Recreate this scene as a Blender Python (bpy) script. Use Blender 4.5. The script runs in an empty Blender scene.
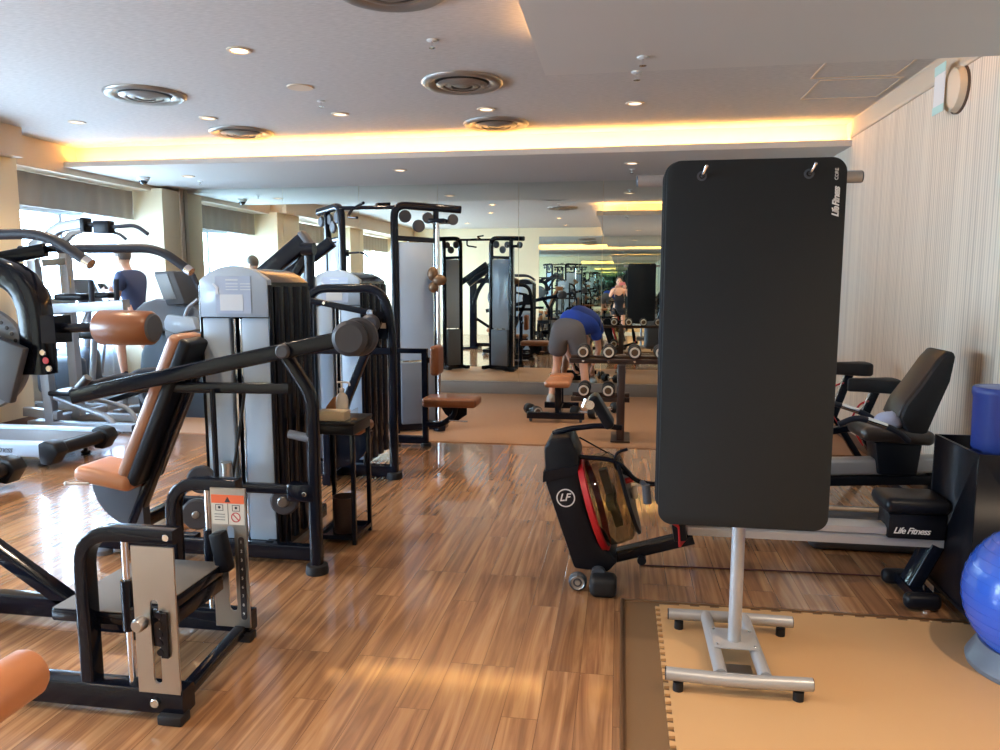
import bpy, bmesh, math, random
from mathutils import Vector, Matrix
random.seed(7)
PI = math.pi
C = bpy.context.scene.collection
sc = bpy.context.scene
V = Vector

# ------------------------------------------------------------------ camera geometry
FOC = 750.0
EYE = 1.5
yw = V(((621-500)/FOC, (375-283)/FOC, -1)).normalized()
up = V((0, 1, -yw[1]/yw[2])).normalized()
xw = yw.cross(up)
RW = Matrix((xw, yw, up))
def ray(x, y): return RW @ V(((x-500)/FOC, (375-y)/FOC, -1))
def at(x, y, Y):
    d = ray(x, y); return d*(Y/d[1]) + V((0, 0, EYE))
def atz(x, y, z=0.0):
    d = ray(x, y); return d*((z-EYE)/d[2]) + V((0, 0, EYE))
def atx(x, y, X):
    d = ray(x, y); return d*(X/d[0]) + V((0, 0, EYE))

# ------------------------------------------------------------------ mesh builder
def fillet(pts, r, k=6):
    pts = [V(p) for p in pts]
    if len(pts) < 3 or r <= 0: return pts
    out = [pts[0]]
    for i in range(1, len(pts)-1):
        a, b, c = pts[i-1], pts[i], pts[i+1]
        d1, d2 = (a-b), (c-b)
        rr = min(r, d1.length*0.49, d2.length*0.49)
        p, q = b+d1.normalized()*rr, b+d2.normalized()*rr
        for j in range(k+1):
            t = j/k
            out.append(p*(1-t)**2 + b*2*t*(1-t) + q*t*t)
    out.append(pts[-1])
    return out
def circ(r, n=14, ry=None):
    ry = ry or r
    return [(r*math.cos(2*PI*i/n), ry*math.sin(2*PI*i/n)) for i in range(n)]
def rrect(w, h, r=0.008, k=3):
    r = min(r, w*0.49, h*0.49); o = []
    for cx, cy, a0 in ((w/2-r, h/2-r, 0), (-w/2+r, h/2-r, PI/2), (-w/2+r, -h/2+r, PI), (w/2-r, -h/2+r, 1.5*PI)):
        for j in range(k+1):
            a = a0+PI/2*j/k
            o.append((cx+r*math.cos(a), cy+r*math.sin(a)))
    return o
class MB:
    def __init__(s): s.v = []; s.f = []
    def add(s, vs, fs):
        n = len(s.v); s.v += [V(p) for p in vs]; s.f += [tuple(i+n for i in f) for f in fs]; return s
    def box(s, c, d, R=None):
        c = V(c); vs = []
        for x in (-.5, .5):
            for y in (-.5, .5):
                for z in (-.5, .5):
                    p = V((x*d[0], y*d[1], z*d[2]))
                    if R: p = R @ p
                    vs.append(c+p)
        return s.add(vs, [(0,1,3,2),(4,6,7,5),(0,4,5,1),(2,3,7,6),(0,2,6,4),(1,5,7,3)])
    def bb(s, x0, x1, y0, y1, z0, z1):
        return s.box(((x0+x1)/2, (y0+y1)/2, (z0+z1)/2), (abs(x1-x0), abs(y1-y0), abs(z1-z0)))
    def sweep(s, pts, prof, upv=(0,0,1), scale=None):
        pts = [V(p) for p in pts]; n = len(pts); m = len(prof); T = []
        for i in range(n):
            a = pts[max(0, i-1)]; b = pts[min(n-1, i+1)]
            T.append((b-a).normalized())
        U = V(upv); U = U - T[0]*U.dot(T[0])
        if U.length < 1e-3: U = V((0,1,0)); U = U - T[0]*U.dot(T[0])
        if U.length < 1e-3: U = V((1,0,0)); U = U - T[0]*U.dot(T[0])
        U.normalize(); vs = []
        for i in range(n):
            if i > 0:
                q = T[i-1].rotation_difference(T[i]); U = q @ U
                U = (U - T[i]*U.dot(T[i])).normalized()
            S = T[i].cross(U); k = scale[i] if scale else 1
            for (a, b) in prof: vs.append(pts[i]+S*(a*k)+U*(b*k))
        fs = []
        for i in range(n-1):
            for j in range(m):
                k = (j+1) % m
                fs.append((i*m+j, i*m+k, (i+1)*m+k, (i+1)*m+j))
        fs.append(tuple(reversed(range(m)))); fs.append(tuple((n-1)*m+j for j in range(m)))
        return s.add(vs, fs)
    def tube(s, pts, r, fr=0.0, n=14, scale=None): return s.sweep(fillet(pts, fr), circ(r, n), scale=scale)
    def rtube(s, pts, w, h, fr=0.0, upv=(0,0,1), r=0.008): return s.sweep(fillet(pts, fr), rrect(w, h, r), upv)
    def cyl(s, a, b, r, n=24, r2=None):
        return s.sweep([V(a), V(b)], circ(r, n), scale=None if r2 is None else [1, r2/r])
    def lathe(s, prof, o=(0,0,0), axis=(0,0,1), n=32):
        o = V(o); A = V(axis).normalized()
        u = A.orthogonal().normalized(); w = A.cross(u); vs = []; m = len(prof)
        for i in range(n):
            t = 2*PI*i/n
            d = u*math.cos(t)+w*math.sin(t)
            for (r, z) in prof: vs.append(o+d*r+A*z)
        fs = []
        for i in range(n):
            k = (i+1) % n
            for j in range(m-1):
                fs.append((i*m+j, k*m+j, k*m+j+1, i*m+j+1))
        return s.add(vs, fs)
    def prism(s, poly, o, u, v, t):
        """polygon in the (u, v) plane at o, extruded by t along u x v"""
        o, u, v = V(o), V(u), V(v); w = u.cross(v).normalized()*t; m = len(poly)
        vs = [o+u*a+v*b for a, b in poly]+[o+u*a+v*b+w for a, b in poly]
        fs = [tuple(reversed(range(m))), tuple(range(m, 2*m))]
        for j in range(m):
            k = (j+1) % m; fs.append((j, k, m+k, m+j))
        return s.add(vs, fs)
    def ell(s, c, r, R=None, nu=20, nv=12):
        c = V(c); vs = []; fs = []
        for i in range(nv+1):
            th = PI*i/nv
            for j in range(nu):
                ph = 2*PI*j/nu
                p = V((r[0]*math.sin(th)*math.cos(ph), r[1]*math.sin(th)*math.sin(ph), r[2]*math.cos(th)))
                if R: p = R @ p
                vs.append(c+p)
        for i in range(nv):
            for j in range(nu):
                k = (j+1) % nu
                fs.append((i*nu+j, (i+1)*nu+j, (i+1)*nu+k, i*nu+k))
        return s.add(vs, fs)
    def disc(s, c, axis, r, t, n=32, b=0.006):
        """disc with softened rims, centred on c"""
        b = min(b, t*0.4, r*0.4)
        return s.lathe([(0, -t/2), (r-b, -t/2), (r, -t/2+b), (r, t/2-b), (r-b, t/2), (0, t/2)], c, axis, n)
    def pad(s, c, d, R=None, r=None, k=4):
        """upholstered pad: box with fully rounded edges"""
        w, l, h = d; r = r or min(d)*0.45; nn = 5; vs = []; c = V(c)
        bm = bmesh.new(); bmesh.ops.create_cube(bm, size=1.0)
        for v in bm.verts: v.co = V((v.co.x*w, v.co.y*l, v.co.z*h))
        bmesh.ops.bevel(bm, geom=bm.edges[:], offset=r, segments=k, profile=0.5, affect='EDGES', clamp_overlap=True)
        bm.verts.index_update()
        vs = [c+((R @ v.co) if R else v.co) for v in bm.verts]
        fs = [tuple(v.index for v in f.verts) for f in bm.faces]
        bm.free()
        return s.add(vs, fs)
ALLR = {}
def link(o, parent=None):
    C.objects.link(o)
    if parent is not None: o.parent = parent
    return o
def wloc(o):
    p = V((0,0,0)); M = Matrix()
    chain = []
    while o is not None: chain.append(o); o = o.parent
    for q in reversed(chain): M = M @ q.matrix_basis
    return M
KEEP = {'placard_print','label_print','weight_stack','pin_hole','ball_ribs','glass','mirror_glass','prohibition_sign','label_header','water_tank','body','hair','tread_surface','saddle'}
def pieces(mb, eps=0.004):
    n = len(mb.v); par = list(range(n))
    def find(a):
        while par[a] != a: par[a] = par[par[a]]; a = par[a]
        return a
    for f in mb.f:
        a = find(f[0])
        for q in f[1:]: par[find(q)] = a
    comp = {}
    for i in range(n): comp.setdefault(find(i), []).append(i)
    L = [(ids, [min(mb.v[i][k] for i in ids)-eps for k in range(3)], [max(mb.v[i][k] for i in ids)+eps for k in range(3)]) for ids in comp.values()]
    if len(L) < 2 or len(L) > 200: return [mb]
    g = list(range(len(L)))
    def gf(a):
        while g[a] != a: a = g[a]
        return a
    for i in range(len(L)):
        for j in range(i):
            if all(L[i][1][k] <= L[j][2][k] and L[j][1][k] <= L[i][2][k] for k in range(3)): g[gf(i)] = gf(j)
    out = {}
    for i, (ids, _, _) in enumerate(L): out.setdefault(gf(i), []).extend(ids)
    if len(out) < 2: return [mb]
    res = []
    for ids in out.values():
        mp = {a: k for k, a in enumerate(ids)}; q = MB(); q.v = [mb.v[a] for a in ids]
        q.f = [tuple(mp[a] for a in f) for f in mb.f if f[0] in mp]; res.append(q)
    return res
def obj(name, mb, mat, parent=None, **k):
    if parent is not None and name not in KEEP:
        P = pieces(mb)
        if len(P) > 1: return [obj1(name, q, mat, parent, **k) for q in P][0]
    return obj1(name, mb, mat, parent, **k)
def obj1(name, mb, mat, parent=None, bevel=0.0, smooth=True, ang=38, origin=None):
    me = bpy.data.meshes.new(name)
    Mi = wloc(parent).inverted() if parent is not None else Matrix()
    org = V(origin) if origin is not None else (V((0,0,0)))
    me.from_pydata([tuple((Mi @ p) - org) for p in mb.v], [], mb.f)
    bm = bmesh.new(); bm.from_mesh(me)
    bmesh.ops.remove_doubles(bm, verts=bm.verts, dist=1e-5)
    bmesh.ops.recalc_face_normals(bm, faces=bm.faces)
    if bevel:
        es = [e for e in bm.edges if len(e.link_faces) == 2 and e.calc_face_angle(0) > 0.6]
        bmesh.ops.bevel(bm, geom=es, offset=bevel, segments=2, profile=0.5, affect='EDGES', clamp_overlap=True)
    if smooth:
        for f in bm.faces: f.smooth = True
        for e in bm.edges:
            if len(e.link_faces) == 2 and e.calc_face_angle(0) > math.radians(ang): e.smooth = False
    bm.to_mesh(me); bm.free()
    me.materials.append(mat)
    o = bpy.data.objects.new(name, me)
    if origin is not None: o.location = org
    return link(o, parent)
def tag(o, label=None, cat=None, group=None, kind=None):
    if label: o['label'] = label
    if cat: o['category'] = cat
    if group: o['group'] = group
    if kind: o['kind'] = kind
    return o
def thing(name, label, cat, loc=(0,0,0), group=None, rz=0.0):
    o = bpy.data.objects.new(name, None); o.empty_display_size = 0.1
    o.location = loc; o.rotation_euler = (0, 0, rz); link(o)
    return tag(o, label, cat, group)
def struct(name, mb, mat, parent=None, **k):
    o = obj(name, mb, mat, parent, **k)
    if parent is None: o['kind'] = 'structure'
    return o
def dup(root, loc, rz=None, label=None, group=None):
    r = root.copy(); C.objects.link(r); r.location = loc
    if rz is not None: r.rotation_euler = (0, 0, rz)
    if label: r['label'] = label
    if group: r['group'] = group
    for ch in list(root.children):
        c = ch.copy(); C.objects.link(c); c.parent = r
        for g in list(ch.children):
            d = g.copy(); C.objects.link(d); d.parent = c
    return r
def lettering(body, size, o, u, v, mat, parent, name='lettering', shear=0.0, ext=0.0006, bold=0.0, align='LEFT', space=1.0):
    """raised letters lying in the plane (u, v) with the baseline starting at o"""
    cu = bpy.data.curves.new(name, 'FONT'); cu.body = body; cu.size = size; cu.extrude = ext
    cu.shear = shear; cu.offset = bold; cu.align_x = align; cu.space_character = space; cu.resolution_u = 3
    t = bpy.data.objects.new(name, cu); C.objects.link(t)
    dg = bpy.context.evaluated_depsgraph_get(); dg.update()
    me = bpy.data.meshes.new_from_object(t.evaluated_get(dg))
    bpy.data.objects.remove(t); bpy.data.curves.remove(cu)
    u, v = V(u).normalized(), V(v).normalized(); w = u.cross(v)
    Mi = wloc(parent).inverted()
    for p in me.vertices:
        q = V(o)+u*p.co.x+v*p.co.y+w*(p.co.z+ext*1.2)
        p.co = Mi @ q
    me.materials.clear(); me.materials.append(mat)
    return link(bpy.data.objects.new(name, me), parent)

# ------------------------------------------------------------------ materials
def srgb(r, g, b):
    def c(x):
        x /= 255.0
        return x/12.92 if x <= 0.04045 else ((x+0.055)/1.055)**2.4
    return (c(r), c(g), c(b), 1)
def nt(name):
    m = bpy.data.materials.new(name); m.use_nodes = True
    n = m.node_tree.nodes; l = m.node_tree.links
    return m, n, l, n['Principled BSDF']
def mat(name, col, rough=0.5, metal=0.0, coat=0.0, bump=0.0, bscale=200.0, vary=0.0, spec=0.5, vscale=6.0, sheen=0.0):
    m, n, l, p = nt(name)
    p.inputs['Base Color'].default_value = col
    p.inputs['Roughness'].default_value = rough
    p.inputs['Metallic'].default_value = metal
    p.inputs['Coat Weight'].default_value = coat
    p.inputs['Coat Roughness'].default_value = 0.06
    p.inputs['Specular IOR Level'].default_value = spec
    p.inputs['Sheen Weight'].default_value = sheen
    tc = n.new('ShaderNodeTexCoord')
    if vary > 0:
        nz = n.new('ShaderNodeTexNoise'); nz.inputs['Scale'].default_value = vscale; nz.inputs['Detail'].default_value = 4
        l.new(tc.outputs['Object'], nz.inputs['Vector'])
        mx = n.new('ShaderNodeMix'); mx.data_type = 'RGBA'; mx.inputs['A'].default_value = tuple(c*(1-vary) for c in col[:3])+(1,)
        mx.inputs['B'].default_value = tuple(min(1, c*(1+vary)) for c in col[:3])+(1,)
        l.new(nz.outputs['Fac'], mx.inputs['Factor']); l.new(mx.outputs['Result'], p.inputs['Base Color'])
    if bump > 0:
        nb = n.new('ShaderNodeTexNoise'); nb.inputs['Scale'].default_value = bscale; nb.inputs['Detail'].default_value = 3
        l.new(tc.outputs['Object'], nb.inputs['Vector'])
        bp = n.new('ShaderNodeBump'); bp.inputs['Strength'].default_value = bump; bp.inputs['Distance'].default_value = 0.002
        l.new(nb.outputs['Fac'], bp.inputs['Height']); l.new(bp.outputs['Normal'], p.inputs['Normal'])
    return m
M = {}
M['black'] = mat('black_enamel', (0.005, 0.007, 0.014, 1), 0.13, spec=0.27, bump=0.03, bscale=60)
M['blackm'] = mat('black_plastic', (0.007, 0.008, 0.012, 1), 0.36, spec=0.22, bump=0.12)
M['rubber'] = mat('black_rubber', (0.012, 0.012, 0.014, 1), 0.55, spec=0.35, bump=0.2)
M['foam'] = mat('black_foam_grip', (0.018, 0.022, 0.036, 1), 0.5, spec=0.3, bump=0.25, bscale=260)
M['grey'] = mat('silver_grey_paint', srgb(158, 164, 172), 0.38, metal=0.35, bump=0.04)
M['greyd'] = mat('dark_grey_plastic', srgb(70, 76, 86), 0.42, bump=0.1)
M['greyp'] = mat('grey_moulded_plastic', srgb(108, 116, 128), 0.4, bump=0.08)
M['disc'] = mat('charcoal_disc_cover', srgb(62, 64, 72), 0.5, bump=0.15)
M['chrome'] = mat('polished_chrome', (0.82, 0.82, 0.84, 1), 0.12, metal=1.0)
M['steel'] = mat('brushed_steel', (0.50, 0.48, 0.46, 1), 0.33, metal=1.0, bump=0.1, bscale=90, vary=0.08)
M['wheelsteel'] = mat('worn_cast_steel', (0.45, 0.45, 0.45, 1), 0.4, metal=0.9)
M['standp'] = mat('silver_powder_coat', srgb(176, 176, 178), 0.35, metal=0.3, bump=0.06, bscale=300)
M['leather'] = mat('brown_vinyl', srgb(126, 76, 44), 0.36, coat=0.15, bump=0.12, bscale=120, vary=0.08)
M['leatherm'] = mat('warm_brown_vinyl', srgb(150, 100, 68), 0.36, coat=0.15, bump=0.12, bscale=120, vary=0.08)
M['leathero'] = mat('orange_tan_vinyl', srgb(186, 124, 84), 0.36, coat=0.15, bump=0.12, bscale=120, vary=0.05)
M['leatherd'] = mat('dark_brown_vinyl', srgb(52, 42, 38), 0.34, coat=0.2, bump=0.12, bscale=120, vary=0.08)
M['shroud'] = mat('pale_blue_grey_shroud', srgb(170, 192, 216), 0.3, coat=0.3, bump=0.02)
M['placard'] = mat('pale_instruction_placard', srgb(176, 196, 226), 0.35)
M['placardw'] = mat('light_placard_print', srgb(214, 226, 240), 0.4)
M['cream'] = mat('cream_wall_paint', srgb(238, 222, 188), 0.7, bump=0.1, bscale=300, vary=0.02)
M['beige'] = mat('beige_moulding_paint', srgb(214, 196, 172), 0.6, bump=0.05)
M['vent'] = mat('satin_grey_vent_metal', srgb(150, 144, 138), 0.35, metal=0.55)
M['plinth'] = mat('dark_brown_plinth', srgb(90, 66, 52), 0.5, bump=0.1)
M['white'] = mat('white_plastic', srgb(232, 232, 230), 0.45)
M['teal'] = mat('pale_teal_tape', srgb(188, 226, 220), 0.5)
M['mat'] = mat('black_foam_mat', (0.016, 0.018, 0.020, 1), 0.62, bump=0.6, bscale=700, spec=0.25)
M['red'] = mat('red_plastic', srgb(188, 28, 38), 0.35, coat=0.3)
M['orange'] = mat('orange_label', srgb(232, 108, 62), 0.5)
M['redink'] = mat('red_ink', srgb(190, 50, 60), 0.5)
M['blackink'] = mat('black_ink', srgb(40, 36, 40), 0.5)
M['labelp'] = mat('cream_label_paper', srgb(214, 206, 192), 0.5)
M['cord'] = mat('dark_red_cord', srgb(90, 40, 40), 0.6)
M['blue'] = mat('metallic_blue_vinyl', srgb(52, 98, 206), 0.25, coat=0.4, bump=0.03, bscale=20)
M['blued'] = mat('deep_blue_foam', srgb(42, 66, 150), 0.4, bump=0.1)
M['bin'] = mat('dark_brown_bin', srgb(58, 40, 34), 0.35, bump=0.1)
M['screen'] = mat('dark_display_glass', (0.02, 0.025, 0.03, 1), 0.12, coat=0.5)
M['screeng'] = mat('dim_lcd_grey', srgb(96, 100, 104), 0.3)
M['bronze'] = mat('dumbbell_bronze_boss', srgb(112, 86, 62), 0.4, metal=0.4)
M['ring'] = mat('dumbbell_white_ring', srgb(218, 210, 196), 0.35)
M['plateg'] = mat('grey_anti_slip_plate', srgb(98, 94, 90), 0.6, bump=0.6, bscale=500, vary=0.05)
M['towel'] = mat('pale_lilac_towel', srgb(186, 188, 214), 0.9, bump=0.8, bscale=120, sheen=0.4)
M['carton'] = mat('cream_carton', srgb(226, 206, 170), 0.6, vary=0.03)
M['bottle'] = mat('milky_bottle_plastic', srgb(222, 216, 206), 0.35)
M['wood'] = mat('tan_wooden_box', srgb(176, 120, 74), 0.5, vary=0.15, vscale=20)
M['curtain'] = None
# flesh and clothes
M['skin'] = mat('skin', srgb(216, 168, 142), 0.55, bump=0.05, vary=0.04)
M['skin'].node_tree.nodes['Principled BSDF'].inputs['Subsurface Weight'].default_value = 0.08
M['hair'] = mat('dark_hair', srgb(44, 34, 30), 0.6, bump=0.5, bscale=150)
M['hairg'] = mat('short_greying_hair', srgb(96, 84, 76), 0.7, bump=0.5, bscale=150)
M['navy'] = mat('navy_cotton', srgb(62, 72, 104), 0.85, bump=0.4, bscale=60, vary=0.08)
M['royal'] = mat('royal_blue_cotton', srgb(34, 72, 176), 0.8, bump=0.4, bscale=60)
M['shorts'] = mat('grey_shorts_cloth', srgb(96, 96, 100), 0.85, bump=0.4, bscale=60)
M['darkcloth'] = mat('black_cloth', srgb(28, 30, 40), 0.85, bump=0.4, bscale=60)
M['sock'] = mat('navy_sock', srgb(40, 46, 66), 0.9, bump=0.4)
M['shoe'] = mat('dark_trainer', srgb(48, 56, 80), 0.6, bump=0.3)
M['shoew'] = mat('light_trainer', srgb(176, 172, 168), 0.6, bump=0.3)
M['pink'] = mat('pink_phone_case', srgb(206, 120, 124), 0.4)

def emis(name, col, s):
    m = bpy.data.materials.new(name); m.use_nodes = True
    n = m.node_tree.nodes; l = m.node_tree.links; n.clear()
    e = n.new('ShaderNodeEmission'); e.inputs[0].default_value = col; e.inputs[1].default_value = s
    o = n.new('ShaderNodeOutputMaterial'); l.new(e.outputs[0], o.inputs[0]); return m
M['lampon'] = emis('warm_lamp_glow', (1, 0.55, 0.25, 1), 9.0)
M['lampdim'] = emis('dim_lamp_glow', (1, 0.72, 0.5, 1), 1.6)

# mirror
def mirror_mat():
    m = bpy.data.materials.new('silvered_mirror_glass'); m.use_nodes = True
    n = m.node_tree.nodes; l = m.node_tree.links; n.clear()
    g = n.new('ShaderNodeBsdfGlossy'); g.inputs['Color'].default_value = (0.80, 0.87, 0.83, 1); g.inputs['Roughness'].default_value = 0.0
    o = n.new('ShaderNodeOutputMaterial'); l.new(g.outputs[0], o.inputs[0]); return m
M['mirror'] = mirror_mat()
def glass_mat(name, col, rough=0.0, mixf=0.12):
    m = bpy.data.materials.new(name); m.use_nodes = True
    n = m.node_tree.nodes; l = m.node_tree.links; n.clear()
    t = n.new('ShaderNodeBsdfTransparent'); t.inputs[0].default_value = col
    g = n.new('ShaderNodeBsdfGlossy'); g.inputs['Roughness'].default_value = rough
    f0 = n.new('ShaderNodeFresnel'); f0.inputs[0].default_value = 1.45; ge = n.new('ShaderNodeNewGeometry'); f = n.new('ShaderNodeMath'); f.operation = 'MULTIPLY'; iv = n.new('ShaderNodeMath'); iv.operation = 'SUBTRACT'; iv.inputs[0].default_value = 1.0; l.new(ge.outputs['Backfacing'], iv.inputs[1]); l.new(iv.outputs[0], f.inputs[0]); l.new(f0.outputs[0], f.inputs[1])
    x = n.new('ShaderNodeMixShader'); l.new(f.outputs[0], x.inputs[0]); l.new(t.outputs[0], x.inputs[1]); l.new(g.outputs[0], x.inputs[2])
    o = n.new('ShaderNodeOutputMaterial'); l.new(x.outputs[0], o.inputs[0]); return m
M['pane'] = glass_mat('window_glass', (0.82, 0.92, 1.0, 1))
M['tank'] = glass_mat('smoked_tank_plastic', (0.62, 0.58, 0.48, 1), 0.03)
M['clearbox'] = glass_mat('clear_acrylic', (0.93, 0.92, 0.9, 1), 0.02)
M['haze'] = glass_mat('frosted_side_shield', (0.62, 0.62, 0.66, 1), 0.25)
def curtain_mat():
    m = bpy.data.materials.new('sheer_curtain'); m.use_nodes = True
    n = m.node_tree.nodes; l = m.node_tree.links; n.clear()
    d = n.new('ShaderNodeBsdfDiffuse'); d.inputs[0].default_value = (0.72, 0.78, 0.84, 1)
    t = n.new('ShaderNodeBsdfTranslucent'); t.inputs[0].default_value = (0.72, 0.80, 0.88, 1)
    p = n.new('ShaderNodeBsdfTransparent')
    x = n.new('ShaderNodeMixShader'); x.inputs[0].default_value = 0.5
    l.new(d.outputs[0], x.inputs[1]); l.new(t.outputs[0], x.inputs[2])
    y = n.new('ShaderNodeMixShader'); y.inputs[0].default_value = 0.25
    l.new(x.outputs[0], y.inputs[1]); l.new(p.outputs[0], y.inputs[2])
    o = n.new('ShaderNodeOutputMaterial'); l.new(y.outputs[0], o.inputs[0]); return m
M['curtain'] = curtain_mat()

def floor_mat():
    m, n, l, p = nt('laminate_oak_planks')
    g = n.new('ShaderNodeNewGeometry'); sx = n.new('ShaderNodeSeparateXYZ'); l.new(g.outputs['Position'], sx.inputs[0])
    cb = n.new('ShaderNodeCombineXYZ'); l.new(sx.outputs['Y'], cb.inputs['X']); l.new(sx.outputs['X'], cb.inputs['Y'])
    br = n.new('ShaderNodeTexBrick'); l.new(cb.outputs[0], br.inputs['Vector'])
    br.offset = 0.37; br.offset_frequency = 3; br.squash = 1.0
    for k, v in (('Scale', 1.0), ('Mortar Size', 0.0012), ('Mortar Smooth', 0.1), ('Bias', 0.0), ('Brick Width', 0.92), ('Row Height', 0.128)): br.inputs[k].default_value = v
    br.inputs['Color1'].default_value = (0, 0, 0, 1); br.inputs['Color2'].default_value = (1, 1, 1, 1); br.inputs['Mortar'].default_value = (0.5, 0.5, 0.5, 1)
    # plank random shift
    rnd = n.new('ShaderNodeSeparateColor'); l.new(br.outputs['Color'], rnd.inputs[0])
    # grain coordinates: long along Y
    mp = n.new('ShaderNodeCombineXYZ')
    a1 = n.new('ShaderNodeMath'); a1.operation = 'MULTIPLY'; a1.inputs[1].default_value = 21; l.new(sx.outputs['X'], a1.inputs[0])
    a2 = n.new('ShaderNodeMath'); a2.operation = 'MULTIPLY'; a2.inputs[1].default_value = 0.95; l.new(sx.outputs['Y'], a2.inputs[0])
    a3 = n.new('ShaderNodeMath'); a3.operation = 'MULTIPLY'; a3.inputs[1].default_value = 37; l.new(rnd.outputs[0], a3.inputs[0])
    l.new(a1.outputs[0], mp.inputs[0]); l.new(a2.outputs[0], mp.inputs[1]); l.new(a3.outputs[0], mp.inputs[2])
    nz = n.new('ShaderNodeTexNoise'); nz.inputs['Scale'].default_value = 1.0; nz.inputs['Detail'].default_value = 5; nz.inputs['Roughness'].default_value = 0.55; nz.inputs['Distortion'].default_value = 1.1
    l.new(mp.outputs[0], nz.inputs['Vector'])
    cr = n.new('ShaderNodeValToRGB'); e = cr.color_ramp.elements
    e[0].position = 0.25; e[0].color = srgb(112, 78, 54)
    e[1].position = 0.74; e[1].color = srgb(188, 146, 106)
    x = cr.color_ramp.elements.new(0.45); x.color = srgb(148, 106, 74)
    x = cr.color_ramp.elements.new(0.57); x.color = srgb(170, 126, 88)
    l.new(nz.outputs['Fac'], cr.inputs[0])
    # per plank tone
    hv = n.new('ShaderNodeHueSaturation'); l.new(cr.outputs[0], hv.inputs['Color'])
    mr = n.new('ShaderNodeMapRange'); mr.inputs['To Min'].default_value = 0.9; mr.inputs['To Max'].default_value = 1.12
    l.new(rnd.outputs[0], mr.inputs[0]); l.new(mr.outputs[0], hv.inputs['Value'])
    mx = n.new('ShaderNodeMix'); mx.data_type = 'RGBA'; mx.inputs['B'].default_value = srgb(70, 44, 28)
    mf = n.new('ShaderNodeMath'); mf.operation = 'MULTIPLY'; mf.inputs[1].default_value = 0.6; l.new(br.outputs['Fac'], mf.inputs[0])
    l.new(mf.outputs[0], mx.inputs['Factor']); l.new(hv.outputs[0], mx.inputs['A']); l.new(mx.outputs['Result'], p.inputs['Base Color'])
    p.inputs['Roughness'].default_value = 0.2; p.inputs['Specular IOR Level'].default_value = 0.5
    p.inputs['Coat Weight'].default_value = 0.65; p.inputs['Coat Roughness'].default_value = 0.06; p.inputs['Coat IOR'].default_value = 1.55
    # slight unevenness plank to plank + ripples
    n2 = n.new('ShaderNodeTexNoise'); n2.inputs['Scale'].default_value = 3.2; n2.inputs['Detail'].default_value = 2
    l.new(g.outputs['Position'], n2.inputs['Vector'])
    b0 = n.new('ShaderNodeBump'); b0.inputs['Strength'].default_value = 0.2; b0.inputs['Distance'].default_value = 0.002; l.new(n2.outputs['Fac'], b0.inputs['Height'])
    b1 = n.new('ShaderNodeBump'); b1.inputs['Strength'].default_value = 0.15; b1.inputs['Distance'].default_value = 0.0005; l.new(nz.outputs['Fac'], b1.inputs['Height']); l.new(b0.outputs[0], b1.inputs['Normal'])
    b2 = n.new('ShaderNodeBump'); b2.inputs['Strength'].default_value = 0.5; b2.inputs['Distance'].default_value = 0.001; b2.invert = True
    l.new(br.outputs['Fac'], b2.inputs['Height']); l.new(b1.outputs[0], b2.inputs['Normal'])
    l.new(b2.outputs[0], p.inputs['Normal']); l.new(b2.outputs[0], p.inputs['Coat Normal'])
    return m
M['floor'] = floor_mat()
M['zone'] = mat('brown_rubber_flooring', srgb(160, 122, 92), 0.5, bump=0.4, bscale=90, vary=0.05, vscale=40)
M['eva'] = mat('tan_puzzle_foam', srgb(206, 164, 116), 0.55, bump=0.5, bscale=420, vary=0.03, vscale=3)
M['under'] = mat('olive_brown_underlay', srgb(122, 94, 66), 0.55, bump=0.4, bscale=420)
M['trim'] = mat('brass_brown_edge_strip', srgb(142, 106, 76), 0.3, metal=0.6)
def stripes_mat():
    m, n, l, p = nt('striped_wallpaper')
    g = n.new('ShaderNodeNewGeometry'); sx = n.new('ShaderNodeSeparateXYZ'); l.new(g.outputs['Position'], sx.inputs[0])
    cb = n.new('ShaderNodeCombineXYZ')
    a = n.new('ShaderNodeMath'); a.operation = 'MULTIPLY'; a.inputs[1].default_value = 16; l.new(sx.outputs['Y'], a.inputs[0])
    b = n.new('ShaderNodeMath'); b.operation = 'MULTIPLY'; b.inputs[1].default_value = 0.15; l.new(sx.outputs['Z'], b.inputs[0])
    l.new(a.outputs[0], cb.inputs[0]); l.new(b.outputs[0], cb.inputs[2])
    nz = n.new('ShaderNodeTexNoise'); nz.inputs['Scale'].default_value = 1.3; nz.inputs['Detail'].default_value = 4; nz.inputs['Roughness'].default_value = 0.7
    l.new(cb.outputs[0], nz.inputs['Vector'])
    wv = n.new('ShaderNodeTexWave'); wv.wave_type = 'BANDS'; wv.bands_direction = 'X'; wv.inputs['Scale'].default_value = 0.62; wv.inputs['Distortion'].default_value = 1.2
    l.new(cb.outputs[0], wv.inputs['Vector'])
    ad = n.new('ShaderNodeMath'); ad.operation = 'MULTIPLY_ADD'; ad.inputs[1].default_value = 0.32; l.new(wv.outputs['Fac'], ad.inputs[0]); l.new(nz.outputs['Fac'], ad.inputs[2])
    cr = n.new('ShaderNodeValToRGB'); cr.color_ramp.elements[0].position = 0.36; cr.color_ramp.elements[0].color = srgb(192, 176, 158)
    cr.color_ramp.elements[1].position = 0.80; cr.color_ramp.elements[1].color = srgb(236, 222, 202)
    l.new(ad.outputs[0], cr.inputs[0]); l.new(cr.outputs[0], p.inputs['Base Color']); p.inputs['Roughness'].default_value = 0.6
    return m
M['stripes'] = stripes_mat()
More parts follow.
